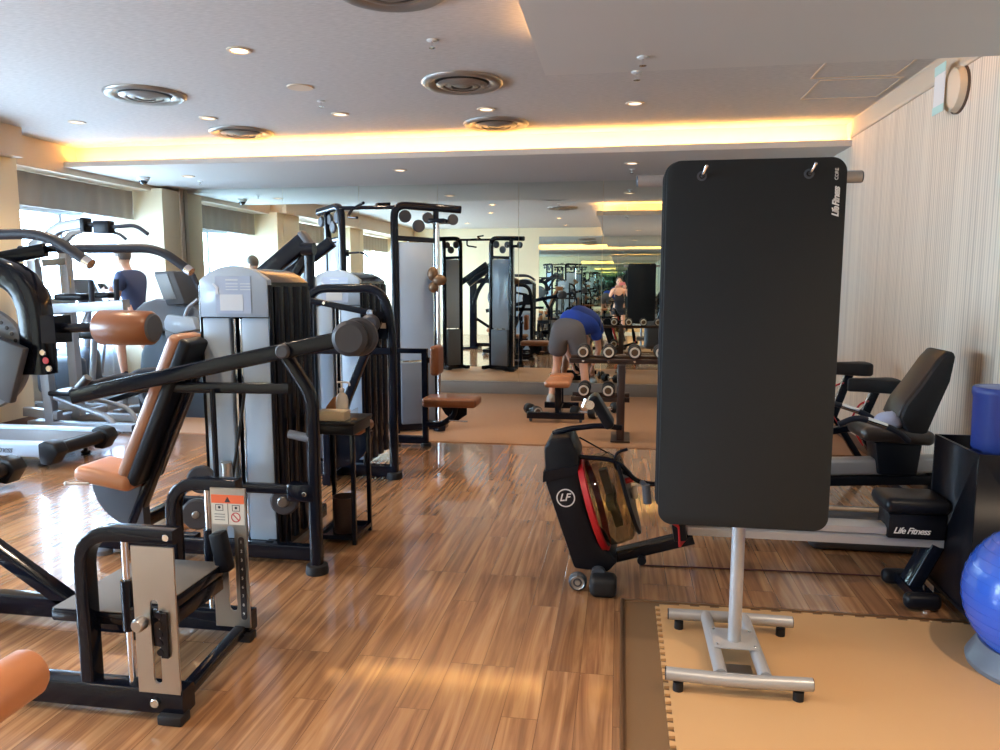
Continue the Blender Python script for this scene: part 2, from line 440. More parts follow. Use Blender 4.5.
def ceil_mat():
    m, n, l, p = nt('woven_ceiling_cloth')
    g = n.new('ShaderNodeNewGeometry'); mp = n.new('ShaderNodeMapping'); mp.inputs['Scale'].default_value = (18, 90, 1)
    l.new(g.outputs['Position'], mp.inputs['Vector'])
    nz = n.new('ShaderNodeTexNoise'); nz.inputs['Scale'].default_value = 1.0; nz.inputs['Detail'].default_value = 3; l.new(mp.outputs[0], nz.inputs['Vector'])
    cr = n.new('ShaderNodeValToRGB'); cr.color_ramp.elements[0].position = 0.3; cr.color_ramp.elements[0].color = srgb(186, 182, 178)
    cr.color_ramp.elements[1].position = 0.75; cr.color_ramp.elements[1].color = srgb(208, 204, 200)
    l.new(nz.outputs['Fac'], cr.inputs[0]); l.new(cr.outputs[0], p.inputs['Base Color']); p.inputs['Roughness'].default_value = 0.8
    bp = n.new('ShaderNodeBump'); bp.inputs['Strength'].default_value = 0.3; bp.inputs['Distance'].default_value = 0.002; l.new(nz.outputs['Fac'], bp.inputs['Height']); l.new(bp.outputs[0], p.inputs['Normal'])
    return m
M['ceil'] = ceil_mat()
M['soff'] = mat('lower_ceiling_paint', srgb(206, 202, 196), 0.8, bump=0.1, bscale=300)

# ------------------------------------------------------------------ room
XR, XL, YM, YB = 2.17, -7.0, 10.0, -1.6
ZU, ZL = 3.055, 2.81
CX = -6.15            # column face
LY = 7.88               # front edge of the far lower ceiling
BSO = 4.95             # near soffit's front edge
struct('floor', MB().bb(XL-0.2, XR+0.2, YB-0.2, YM+0.2, -0.12, 0.0), M['floor'], smooth=False)
tag(obj('rubber_flooring', MB().bb(CX+0.03, XR-0.02, 6.82, YM-0.05, 0.0, 0.008), M['zone'], bevel=0.002), 'brown rubber sheet flooring covering the floor in front of the mirrors', 'flooring')
struct('ceiling', MB().bb(XL-0.2, XR+0.2, YB-0.2, YM+0.2, ZU, ZU+0.1), M['ceil'], smooth=False)
# lower ceiling along the mirror with its lip, recess behind the lip
m = MB()
m.prism([(LY, ZL), (YM+0.1, ZL), (YM+0.1, ZU), (LY+0.22, ZU), (LY+0.22, ZL+0.03), (LY+0.05, ZL+0.03), (LY+0.05, ZL+0.06), (LY, ZL+0.06)], (-6.3, 0, 0), (0,1,0), (0,0,1), XR+6.3)
struct('ceiling_lower_back', m, M['soff'], smooth=False)
m = MB()   # lower ceiling near the camera, on the right, with lips on its far and left edges
m.bb(-0.5, XR, YB, BSO, ZL, ZL+0.03)
m.bb(-0.5, -0.44, YB, BSO, ZL+0.03, ZL+0.085); m.bb(-0.44, XR, BSO-0.06, BSO, ZL+0.03, ZL+0.085)
m.bb(0.1, XR, YB, BSO-0.6, ZL+0.03, ZU)
struct('ceiling_lower_front', m, M['soff'], smooth=False)
m = MB(); m.bb(XL, -6.0, YB, 6.95, ZL-0.05, ZU-0.001); m.bb(XL, -6.3, 6.95, YM, 2.74, ZU-0.001)
struct('ceiling_bulkhead_left', m, M['beige'], smooth=False)
# walls
struct('wall_right', MB().bb(XR, XR+0.15, YB-0.2, YM+0.2, 0, ZU), M['stripes'], smooth=False)
m = MB(); m.prism([(0, 2.885), (-0.015, 2.885), (-0.022, 2.905), (-0.022, 2.925), (-0.012, 2.93), (-0.012, ZU-0.01), (-0.02, ZU), (0, ZU)], (XR, BSO, 0), (1,0,0), (0,0,1), -(LY-BSO))
struct('trim_1', m, M['beige'], smooth=False)
struct('baseboard_right', MB().bb(XR-0.015, XR, YB, YM, 0, 0.1), M['plinth'], bevel=0.003)
struct('wall_back', MB().bb(XL-0.2, XR+0.2, YM, YM+0.15, 0, ZU), M['cream'], smooth=False)
struct('baseboard_back', MB().bb(CX, XR, YM-0.045, YM, 0, 0.17), mat('grey_baseboard', srgb(120, 112, 104), 0.35), bevel=0.004)
wf = struct('wall_front', MB().bb(XL-0.2, XR+0.2, YB-0.15, YB, 0, ZU), M['cream'], smooth=False)
m = MB()
for a, b in ((-2.33, -1.2), (-1.2, -0.1), (-0.1, 1.0), (1.0, XR)): m.bb(a+0.002, b-0.002, YB, YB+0.006, 0.12, ZL)
obj('mirror_glass', m, M['mirror'], wf, smooth=False)
# mirror panels on the far wall
xs = [CX, -4.65, -3.55, -2.45, -1.35, -0.25, 0.85, XR]
for i in range(len(xs)-1):
    o = obj('wall_mirror', MB().bb(xs[i]+0.002, xs[i+1]-0.002, YM-0.008, YM, 0.172, ZL-0.001), M['mirror'], smooth=False)
    tag(o, 'tall frameless mirror panel fixed on the far wall above the grey baseboard', 'mirror', 'mirror panels on the far wall')
# window wall on the left: spandrel, header, columns, windows, curtains
m = MB(); m.bb(XL-0.15, XL, YB-0.2, YM+0.2, 0, 0.62); m.bb(XL-0.15, XL, YB-0.2, YM+0.2, 2.42, ZU)
struct('wall_left', m, M['beige'], smooth=False)
cols = [(-1.6, -0.9), (2.4, 3.3), (6.07, 7.02), (9.5, 9.985)]
m = MB()
for a, b in cols:
    m.bb(XL, CX, a, b, 0, ZL-0.04)
struct('wall_left_columns', m, M['cream'], bevel=0.004)
m = MB()
for a, b in cols[:-1]: m.bb(XL, CX+0.012, a-0.012, b+0.012, 0, 0.1)
m.bb(XL, CX+0.012, 9.49, YM, 0, 0.1)
struct('baseboard_left', m, M['plinth'], bevel=0.003)
# pilaster strip on far column's side
struct('trim_2', MB().bb(CX, CX+0.02, 9.9, 9.985, 0.1, ZL), M['beige'], bevel=0.004)
wins = [(-0.9, 2.4), (3.3, 6.07), (7.02, 9.5)]
wi = 0
for a, b in wins:
    wi += 1
    f = MB(); z0, z1 = 0.62, 2.42
    k = 3
    f.bb(XL-0.1, XL-0.03, a, b, z0, z0+0.06); f.bb(XL-0.1, XL-0.03, a, b, z1-0.06, z1)
    for j in range(k+1):
        y = a+(b-a)*j/k; f.bb(XL-0.1, XL-0.03, y-0.03, y+0.03, z0+0.06, z1-0.06)
    w = obj('window_%d' % wi, f, M['grey'], bevel=0.003); w['kind'] = 'structure'
    g = MB()
    for j in range(k): g.bb(XL-0.07, XL-0.062, a+(b-a)*j/k+0.031, a+(b-a)*(j+1)/k-0.031, z0+0.061, z1-0.061)
    obj('glass', g, M['pane'], w, smooth=False)
    obj('sill', MB().bb(XL, XL+0.1, a, b, z0-0.03, z0), M['beige'], w, bevel=0.004)
# gathered valance above window and sheer curtains
for (a, b, lab) in ((7.04, 9.48, 'taupe pleated valance across the window top by the far column'), (3.32, 6.05, 'taupe pleated valance over the nearer left window beyond the frame edge'), (-0.88, 2.38, 'taupe pleated valance over the left window behind the camera')):
    m = MB(); n = int((b-a)/0.02); pts = []
    for i in range(n+1):
        y = a+(b-a)*i/n; pts.append((XL+0.42+0.012*(1 if (i % 12) < 6 else -1)*math.sin(i % 6/6*PI), y))
    m.prism([(p[0], p[1]) for p in pts]+[(p[0]-0.02, p[1]) for p in reversed(pts)], (0,0,2.36), (1,0,0), (0,1,0), 0.375)
    tag(obj('window_valance', m, mat('taupe_pleated_cloth', srgb(168, 160, 150), 0.85, bump=0.4)), lab, 'valance')
def curtain(a, b, label, x=XL+0.16):
    m = MB(); n = 90; fr = []; bk = []
    for i in range(n+1):
        t = i/n; y = a+(b-a)*t; xx = x+0.035*math.sin(t*(b-a)*2*PI/0.11)+0.01*math.sin(t*17)
        fr.append((xx, y)); bk.append((xx+0.002, y))
    m.prism(fr+bk[::-1], (0,0,0.15), (1,0,0), (0,1,0), 2.3)
    tag(obj('sheer_curtain', m, M['curtain'], ang=80), label, 'curtain')
curtain(8.85, 9.47, 'sheer pale blue curtain gathered beside the far column')
curtain(7.05, 7.5, 'sheer pale curtain gathered against the near column')
curtain(5.5, 6.05, 'sheer pale curtain gathered on the near side of the left column')
# access hatches on ceiling (right), outlines
for (x0, x1, y0, y1, lab) in ((820, 895, 82, 95, 'square ceiling hatch outline, the one nearer the glowing cove'), (836, 912, 60, 70, 'square ceiling hatch outline nearest the lowered grey ceiling')):
    a = atz((x0+x1)/2-8, (y0+y1)/2, ZU); s = 0.3
    m = MB()
    for (dx, dy, w, d) in ((0, s, 2*s+.014, .014), (0, -s, 2*s+.014, .014), (s, 0, .014, 2*s-.014), (-s, 0, .014, 2*s-.014)): m.box((a.x+dx, a.y+dy, ZU-0.003), (w, d, 0.006))
    t = thing('ceiling_hatch', lab, 'hatch', (a.x, a.y, ZU)); obj('frame', m, M['beige'], t, smooth=False)
    obj('panel', MB().box((a.x, a.y, ZU-0.001), (2*s-.02, 2*s-.02, 0.002)), M['ceil'], t, smooth=False)

# ------------------------------------------------------------------ ceiling fixtures
def round_vent(x, y, z, lab, r=0.32):
    t = thing('ceiling_diffuser', lab, 'air vent', (x, y, z))
    obj('outer_ring', MB().lathe([(r, 0), (r, -0.012), (r-0.03, -0.03), (r-0.09, -0.016), (r-0.11, 0.0)], (x, y, z), (0,0,1), 40), M['vent'], t, ang=60)
    obj('throat', MB().lathe([(r-0.10, -0.002), (0, -0.002)], (x, y, z), (0,0,1), 40), M['blackm'], t)
    for k, rr in enumerate((0.19, 0.13, 0.07)):
        obj('cone_ring', MB().lathe([(rr, -0.018), (rr+0.012, -0.022), (rr-0.03, -0.040), (rr-0.045, -0.036), (rr, -0.018)], (x, y, z), (0,0,1), 32), M['vent'], t, ang=60)
    obj('centre_cap', MB().lathe([(0, -0.042), (0.03, -0.038), (0.035, -0.02), (0, -0.01)], (x, y, z), (0,0,1), 20), M['vent'], t)
for (px, lab) in (((145,94), 'round louvred air vent on the upper ceiling at the left'), ((462,82), 'large round louvred air vent on the upper ceiling near the middle'), ((390,-13), 'round air vent cut by the top edge of the view')):
    p = atz(px[0], px[1], ZU); round_vent(p.x, p.y, ZU, lab)
round_vent(-3.92, 7.5, ZU, 'round air vent in front of the glowing cove, left of the two'); round_vent(-1.24, 7.5, ZU, 'round air vent in front of the glowing cove, right of the two')
def downlight(x, y, z, lab, on=False, power=25, r=0.06):
    t = thing('downlight', lab, 'ceiling light', (x, y, z), 'recessed downlights')
    obj('trim_ring', MB().lathe([(r+0.022, 0), (r+0.02, -0.008), (r, -0.01), (r-0.006, 0.0)], (x, y, z), (0,0,1), 28), M['beige'], t)
    obj('lens', MB().lathe([(r-0.005, -0.003), (0, -0.003)], (x, y, z), (0,0,1), 28), M['lampon'] if on else M['lampdim'], t)
    L = bpy.data.lights.new('bulb', 'SPOT'); L.energy = power*1.7; L.color = (1, 0.77, 0.54); L.spot_size = 1.9; L.spot_blend = 0.6; L.shadow_soft_size = 0.05
    lo = bpy.data.objects.new('bulb', L); link(lo, t); lo.location = (0, 0, -0.02)
dls = [((239,50), ZU, True, 'lit orange downlight in the upper ceiling left of centre'), ((340,114), ZU, False, 'small downlight between the two round vents, before the cove'),
       ((635,103), ZU, False, 'small downlight just right of the middle, before the cove'), ((77,122), ZU, False, 'small downlight at the far left, before the cove'),
       ((208,118), ZU, False, 'tiny flush light above the left cove vent'), ((486,109), ZU, False, 'tiny flush light above the middle cove vent'),
       ((188,176), ZL, False, 'flush light in the lower ceiling beside the dome camera'), ((400,170), ZL, False, 'flush light in the lower ceiling over the cable towers'), ((632,163), ZL, False, 'flush light in the lower ceiling left of the hanging mat')]
for (px, z, on, lab) in dls:
    p = atz(px[0], px[1], z); downlight(p.x, p.y, z, lab, on, 45 if on else 22)
for (x, y, z, lab) in ((-2.9, 3.2, ZU, 'added downlight above the tan seated press machine, out of view overhead'), (-4.4, 3.2, ZU, 'added downlight above the left aisle, out of view overhead'), (-1.5, 1.6, ZU, 'added downlight above the open floor, out of view overhead'),
                    (1.6, 1.8, ZL, 'added unseen downlight in the lowered grey ceiling above the foam floor'), (0.4, 0.6, ZL, 'added unseen downlight in the lowered grey ceiling near the photographer'), (-4.0, 0.4, ZU, 'added unseen downlight over the front left corner'), (-1.5, -0.6, ZU, 'added unseen downlight close to the front mirror')):
    downlight(x, y, z, lab, True, 40)  # unseen downlights added as extra light over the near part of the room
p = atz(300, 87, ZU); tag(obj('ceiling_plate', MB().lathe([(0,-0.008),(0.10,-0.008),(0.105,0)], p, (0,0,1), 32), M['beige']), 'plain round cover plate on the ceiling between two vents', 'cover plate')
def sprinkler(px, z, lab):
    p = atz(px[0], px[1], z); t = thing('sprinkler_head', lab, 'sprinkler', p)
    obj('rosette', MB().lathe([(0.035,0),(0.035,-0.006),(0.012,-0.012),(0,-0.012)], p, (0,0,1), 20), M['white'], t)
    obj('head', MB().lathe([(0,-0.05),(0.022,-0.05),(0.022,-0.046),(0.006,-0.04),(0.008,-0.012),(0,-0.012)], p, (0,0,1), 16), M['chrome'], t)
sprinkler((432,40), ZU, 'white sprinkler head on the upper ceiling above the large middle vent')
sprinkler((321,101), ZU, 'small sprinkler head between cover plate and small downlight')
sprinkler((643,57), ZL, 'white detector on the lowered grey ceiling edge'); sprinkler((637,72), ZL, 'small white sprinkler at the edge of the lowered grey ceiling')
sprinkler((200,181), ZL, 'small sprinkler in the lower ceiling near the dome camera'); sprinkler((632,169), ZL, 'small sprinkler in the lower ceiling beside the mat stand')
p = atz(143, 177, ZL); t = thing('dome_camera', 'small black dome security camera under the lower ceiling at the left', 'camera', p)
obj('housing', MB().lathe([(0.075,0),(0.075,-0.03),(0.06,-0.045),(0,-0.045)], p, (0,0,1), 28), M['white'], t)
obj('dome', MB().ell(p+V((0,0,-0.045)), (0.055,0.055,0.05)), M['screen'], t)

# cove lamps
def cove(x, y, z, lx, ly, power, tilt):
    L = bpy.data.lights.new('strip', 'AREA'); L.shape = 'RECTANGLE'; L.size = lx; L.size_y = ly; L.energy = power; L.color = (1.0, 0.50, 0.13)
    o = bpy.data.objects.new('cove_light_strip', L); link(o); o.location = (x, y, z); o.rotation_euler = tilt; return o
tag(cove((XR-6.25)/2, LY+0.09, ZL+0.045, XR+6.2, 0.03, 46, (PI-0.5, 0, 0)), 'warm strip lamp hidden along the long glowing ceiling cove', 'strip light')
tag(cove((XR-0.44)/2, BSO-0.14, ZL+0.045, XR+0.4, 0.03, 18, (PI+0.5, 0, 0)), 'warm strip lamp along the far edge of the lowered grey ceiling', 'strip light')
tag(cove(-0.36, (BSO+YB)/2, ZL+0.045, 0.03, BSO-YB-0.1, 30, (PI, 0.6, 0)), 'warm strip lamp along the left edge of the lowered grey ceiling', 'strip light')

# speaker with a taped card on the right wall
SY = 5.52
t = thing('wall_speaker', 'half round beige wall speaker with a taped white card, high on striped wall', 'speaker', (XR, 6.5, 3.0))
m = MB(); m.lathe([(0, 0.085), (0.09, 0.08), (0.135, 0.055), (0.148, 0.0), (0, 0)], (XR, SY, 2.76), (-1,0,0), 36)
obj('body', m, M['beige'], t)
obj('rim', MB().lathe([(0.149, 0.0), (0.156, 0.0), (0.156, 0.014), (0.149, 0.016)], (XR, SY, 2.76), (-1,0,0), 36), M['plinth'], t)
obj('card', MB().box((XR-0.10, SY+0.07, 2.78), (0.004, 0.17, 0.31)), M['white'], t, smooth=False)
obj('tape', MB().box((XR-0.103, SY+0.07, 2.91), (0.003, 0.175, 0.06)), M['teal'], t, smooth=False)
obj('tape', MB().box((XR-0.103, SY+0.07, 2.65), (0.003, 0.175, 0.05)), M['teal'], t, smooth=False)

# ------------------------------------------------------------------ helpers for gym gear
def bolt(mb, c, axis, r=0.009, t=0.008): mb.disc(c, axis, r, t, 12, 0.002)
def foot(name, p, parent, r=0.045, h=0.035):
    return obj(name, MB().lathe([(0, 0), (r*1.1, 0), (r*1.15, h*0.3), (r*1.05, h*0.9), (r*0.8, h), (0, h)], (p[0], p[1], 0), (0,0,1), 24), M['rubber'], parent)

def tower(t, x0, x1, y0, y1, z1, placard=True):
    """weight stack housing: arched black body, pale front shroud with centre slot, ribbed sides"""
    w = x1-x0; cx = (x0+x1)/2; N = 14
    def arch(a, b, zt, drop=0.075):
        pts = [(a, 0.06)]; pts.append((b, 0.06))
        for i in range(N+1):
            s = 1-2*i/N; pts.append((cx+s*(b-a)/2, zt-drop*abs(s)**2.2))
        return pts
    m = MB(); m.prism(arch(x0+0.012, x1-0.012, z1-0.012), (0, y1, 0), (1,0,0), (0,0,1), (y1-y0-0.03))
    obj('housing', m, M['black'], t)
    m = MB()   # ribs on both flanks
    k = 4; d = (y1-y0-0.04)/k
    for i in range(k):
        yy = y0+0.05+d*(i+0.5)
        for xx in (x0+0.008, x1-0.008): m.sweep([(xx, yy, 0.06), (xx, yy, z1-0.11)], circ(0.022, 12, d*0.40), (0,1,0))
    obj('side_rib', m, M['black'], t)
    # front shroud halves, slot between
    for s in (-1, 1):
        a, b = (x0+0.012, cx-0.035) if s < 0 else (cx+0.035, x1-0.012)
        obj('shroud', MB().bb(a, b, y0-0.012, y0+0.03, 0.10, z1-0.275), M['shroud'], t, bevel=0.006)
    m = MB()
    for s in (-1, 1): m.sweep([(cx+s*(w/2-0.004), y0+0.004, 0.06), (cx+s*(w/2-0.004), y0+0.004, z1-0.10)], circ(0.012, 12, 0.02), (0,1,0))
    obj('edge_trim', m, M['black'], t)
    pts = [(x0+0.008, z1-0.27), (x1-0.008, z1-0.27)]
    for i in range(N+1):
        s = 1-2*i/N; pts.append((cx+s*(w/2-0.008), z1-0.075*abs(s)**2.2))
    hd = obj('header_panel', MB().prism(pts, (0, y0+0.03, 0), (1,0,0), (0,0,1), 0.05), M['shroud'], t, bevel=0.004)
    m = MB()
    for dx in (-0.018, 0.018): m.cyl((cx+dx, y0+0.012, 0.1), (cx+dx, y0+0.012, z1-0.28), 0.007)
    obj('guide_rod', m, M['chrome'], t)
    if placard:
        obj('placard', MB().bb(x0+0.10, x1-0.10, y0-0.0235, y0-0.0205, z1-0.25, z1-0.055), M['placard'], hd, smooth=False)
        q = MB(); q.bb(cx-0.075, cx+0.055, y0-0.0255, y0-0.0236, z1-0.235, z1-0.15); q.bb(cx-0.04, cx+0.03, y0-0.0255, y0-0.0236, z1-0.078, z1-0.07)
        for i in range(3):
            q.bb(cx-0.04, cx+0.03, y0-0.0255, y0-0.0236, z1-0.097-i*0.015, z1-0.092-i*0.015); q.bb(cx+0.042, cx+0.10, y0-0.0255, y0-0.0236, z1-0.097-i*0.015, z1-0.092-i*0.015)
        q.prism([(-.012,0),(.012,0),(.006,.03),(.012,.034),(-.02,.06),(-.028,.055),(-.006,.032)], (cx-0.09, y0-0.0236, z1-0.15), (1,0,0), (0,0,1), 0.002)
        obj('placard_print', q, M['placardw'], hd, smooth=False)
    # back shroud
    obj('rear_shroud', MB().bb(x0+0.012, x1-0.012, y1-0.004, y1+0.012, 0.10, z1-0.12), M['shroud'], t, bevel=0.005)

# ------------------------------------------------------------------ multi hip machine (front left)
t = thing('hip_machine', 'black hip trainer with brown roller pad and adjustable grey step platform, front left', 'exercise machine', (-2.0, 2.6, 0))
Y1, Y2 = 2.24, 2.84
m = MB()
m.rtube([(-2.95, Y1, 0.072), (-1.45, Y1, 0.072)], 0.075, 0.09); m.rtube([(-2.75, Y2, 0.075), (-1.52, Y2, 0.075)], 0.07, 0.09)
m.rtube([(-1.51, Y1+0.03, 0.045), (-1.56, Y2-0.03, 0.045)], 0.05, 0.04)
m.rtube([(-2.95, Y1, 0.085), (-2.95, Y2, 0.085)], 0.07, 0.09)
m.rtube([(-2.36, Y2, 0.08), (-2.80, Y2, 0.36), (-3.30, Y2, 0.68)], 0.06, 0.07, 0, (0,1,0))
obj('base_frame', m, M['black'], t)
m = MB(); m.rtube([(-1.815, Y1, 0.10), (-1.815, Y1, 0.655), (-1.46, Y1, 0.655)], 0.05, 0.062, 0.13, (0,1,0)); obj('front_post', m, M['black'], t)
m = MB(); m.rtube([(-1.86, Y2, 0.12), (-1.86, Y2, 0.665), (-1.56, Y2, 0.665)], 0.05, 0.062, 0.13, (0,1,0)); obj('rear_post', m, M['black'], t)
def slotted(x0, x1, y, z0, z1, s0, s1, zs0, zs1, th=0.008):
    m = MB(); k = 8; sx = (s0+s1)/2; r = (s1-s0)/2
    poly = []
    # two halves around the slot
    for sg in (-1, 1):
        e = x0 if sg < 0 else x1
        pl = [(e, z0), (e, z1), (sx, z1)]
        for i in range(k+1):
            a = PI/2 - 0 if False else 0
            ph = PI/2*(i/k); pl.append((sx+sg*r*math.sin(ph), zs1-r+r*math.cos(ph)))
        for i in range(k+1):
            ph = PI/2*(i/k); pl.append((sx+sg*r*math.cos(ph), zs0+r-r*math.sin(ph)))
        pl.append((sx, z0))
        m.prism(pl, (0, y, 0), (1,0,0), (0,0,1), th)
    return m
sp = obj('front_steel_plate', slotted(-1.61, -1.455, Y1-0.03, 0.105, 0.625, -1.55, -1.52, 0.14, 0.44), M['steel'], t, smooth=False)
m = MB(); bolt(m, (-1.485, Y1-0.028, 0.655), (0,-1,0), 0.013); bolt(m, (-1.55, Y1-0.042, 0.07), (0,-1,0), 0.016, 0.012); obj('bolt', m, M['chrome'], t)
sp2 = obj('rear_steel_plate', slotted(-1.665, -1.51, Y2-0.035, 0.06, 0.66, -1.60, -1.565, 0.13, 0.50), M['steel'], t, smooth=False)
m = MB(); m.prism(rrect(0.026, 0.36, 0.012), (-1.535, Y2-0.0432, 0.275), (1,0,0), (0,0,1), 0.002); obj('number_scale', m, M['blackink'], sp2, smooth=False)
for i in range(9):
    lettering(str(i+1), 0.018, (-1.5395, Y2-0.0456, 0.428-i*0.039), (1,0,0), (0,0,1), M['white'], sp2, 'numeral')
# warning label
x0, x1 = -1.66, -1.515; zt = 0.632; yy = Y2-0.0435
obj('label_paper', MB().bb(x0, x1, yy-0.001, yy, zt-0.125, zt), M['labelp'], sp2, smooth=False)
m = MB(); m.bb(x0, x1, yy-0.002, yy-0.0011, zt-0.036, zt); obj('label_header', m, M['orange'], sp2, smooth=False)
m = MB(); cx = (x0+x1)/2
m.prism([(-.013,0),(.013,0),(0,.024)], (cx, yy-0.0021, zt-0.031), (1,0,0), (0,0,1), 0.0006)
for s in (-1, 1):
    c = cx+s*0.037; m.bb(c-0.018, c-0.016, yy-0.002, yy-0.0011, zt-0.068, zt-0.042); m.bb(c+0.014, c+0.016, yy-0.002, yy-0.0011, zt-0.068, zt-0.042)
    m.bb(c-0.016, c+0.014, yy-0.002, yy-0.0011, zt-0.044, zt-0.042); m.bb(c-0.016, c+0.014, yy-0.002, yy-0.0011, zt-0.068, zt-0.066)
    m.disc((c-0.001, yy-0.0015, zt-0.054), (0,1,0), 0.006, 0.001, 12)
m.bb(cx-0.001, cx+0.001, yy-0.002, yy-0.0011, zt-0.125, zt-0.036)
for i in range(3): m.bb(x0+0.012, cx-0.014, yy-0.002, yy-0.0011, zt-0.084-i*0.012, zt-0.082-i*0.012)
obj('label_print', m, M['blackink'], sp2, smooth=False)
m = MB(); m.lathe([(0.017, 0), (0.021, 0), (0.021, 0.001), (0.017, 0.001), (0.017, 0)], (cx+0.034, yy-0.001, zt-0.094), (0,-1,0), 24)
m.box((cx+0.034, yy-0.0016, zt-0.094), (0.036, 0.001, 0.004), Matrix.Rotation(0.8, 3, 'Y')); obj('prohibition_sign', m, M['redink'], sp2, smooth=False)
m = MB(); m.cyl((-1.655, Y1-0.005, 0.10), (-1.655, Y1-0.005, 0.645), 0.012); m.cyl((-1.70, Y2-0.005, 0.12), (-1.70, Y2-0.005, 0.64), 0.013); obj('guide_rod', m, M['chrome'], t)
m = MB(); m.cyl((-1.655, Y1-0.005, 0.31), (-1.655, Y1-0.005, 0.49), 0.021); m.cyl((-1.70, Y2-0.005, 0.27), (-1.70, Y2-0.005, 0.47), 0.023); obj('slide_sleeve', m, M['black'], t)
m = MB(); m.bb(-1.655, -1.48, Y1-0.02, Y1+0.02, 0.33, 0.40)
m.prism([(-.02,0),(.03,0),(.034,.13),(-.02,.13)], (-1.53, Y1-0.012, 0.27), (1,0,0), (0,0,1), 0.02)
obj('latch_block', m, M['black'], t, bevel=0.004)
m = MB(); m.bb(-1.51, -1.485, Y1-0.05, Y1-0.031, 0.24, 0.40)
for k in range(5): m.cyl((-1.513, Y1-0.052, 0.26+k*0.033), (-1.513, Y1-0.031, 0.26+k*0.033), 0.012, 14)
obj('latch_rack', m, M['black'], t)
obj('latch_knob', MB().lathe([(0,0.055),(0.018,0.055),(0.024,0.045),(0.024,0.02),(0.012,0.016),(0.012,0)], (-1.57, Y1-0.035, 0.365), (0,-1,0), 20), M['steel'], t)
pl = obj('platform', MB().bb(-1.99, -1.60, Y1+0.03, Y2-0.06, 0.30, 0.345), M['black'], t, bevel=0.01)
obj('tread_surface', MB().bb(-1.985, -1.605, Y1+0.035, Y2-0.065, 0.345, 0.350), M['plateg'], pl, bevel=0.002)
m = MB(); m.bb(-1.95, -1.62, Y1+0.1, Y1+0.16, 0.235, 0.298); m.bb(-1.70, -1.60, Y1+0.05, Y2-0.08, 0.24, 0.298); obj('platform_bracket', m, M['black'], t, bevel=0.006)
m = MB(); R_ = Matrix.Rotation(-0.18, 3, 'Y')
m.box((-1.605, Y2-0.075, 0.40), (0.06, 0.06, 0.17), R_); obj('release_lever', m, M['blackm'], t, bevel=0.012)
m = MB()
for x, y in ((-1.49, Y1-0.03), (-1.55, Y2-0.03), (-2.85, Y1), (-2.95, Y2)): m.box((x, y, 0.018), (0.09, 0.06, 0.036))
obj('rubber_foot', m, M['rubber'], t, bevel=0.006)
# upper part
Yc = 2.95
m = MB(); m.rtube([(-3.35, Yc, 1.555), (-2.545, Yc, 1.555), (-2.545, Yc, 1.10)], 0.12, 0.10, 0.28, (0,1,0), r=0.02); obj('arched_arm', m, M['black'], t)
m = MB(); m.rtube([(-3.35, Yc, 0.0), (-3.35, Yc, 1.66)], 0.16, 0.12, r=0.02); m.bb(-3.6, -3.2, Yc-0.25, Yc+0.25, 0, 0.05); m.rtube([(-3.35, Yc-0.05, 0.08), (-2.75, Y2, 0.075)], 0.07, 0.08)
obj('main_column', m, M['black'], t, bevel=0)
m = MB(); m.cyl((-2.50, Yc, 1.30), (-2.22, Yc, 1.31), 0.021); m.box((-2.45, Yc, 1.30), (0.07, 0.1, 0.12)); obj('roller_shaft', m, M['black'], t)
rp = obj('roller_pad', MB().lathe([(0,0),(0.066,0),(0.075,0.012),(0.076,0.12),(0.073,0.24),(0.064,0.252),(0,0.252)], (-2.235, Yc, 1.308), (1,0,0.0), 36), M['leather'], t)
obj('end_cap', MB().lathe([(0,0.012),(0.055,0.008),(0.062,0),(0,0)], (-1.983, Yc, 1.308), (1,0,0), 32), M['greyd'], rp)
obj('end_cap', MB().lathe([(0,0.01),(0.05,0.008),(0.06,0),(0,0)], (-2.235, Yc, 1.308), (-1,0,0), 32), M['greyd'], rp)
# range disc with holes
m = MB(); m.disc((-2.80, Yc-0.06, 1.17), (0.15,-1,0.05), 0.235, 0.03, 48); dd = obj('range_disc', m, M['greyp'], t)
m = MB()
for i in range(16):
    a = -1.2+i*0.16
    m.disc((-2.80+0.205*math.cos(a)*0.99, Yc-0.077+0.205*0.15*math.cos(a), 1.17+0.205*math.sin(a)), (0.15,-1,0.05), 0.009, 0.006, 12)
obj('pin_hole', m, M['blackink'], dd)
m = MB(); m.box((-2.68, Yc-0.09, 1.14), (0.24, 0.04, 0.26), Matrix.Rotation(0.35, 3, 'Y')); obj('disc_guard', m, M['greyd'], t, bevel=0.01)
m = MB(); bolt(m, (-2.475, Yc-0.06, 1.20), (0,-1,0), 0.014); bolt(m, (-2.45, Yc-0.06, 1.13), (0,-1,0), 0.014); obj('bolt', m, M['chrome'], t)
obj('emblem', MB().disc((-2.462, Yc-0.061, 1.165), (0,-1,0), 0.015, 0.006, 20), M['redink'], t)
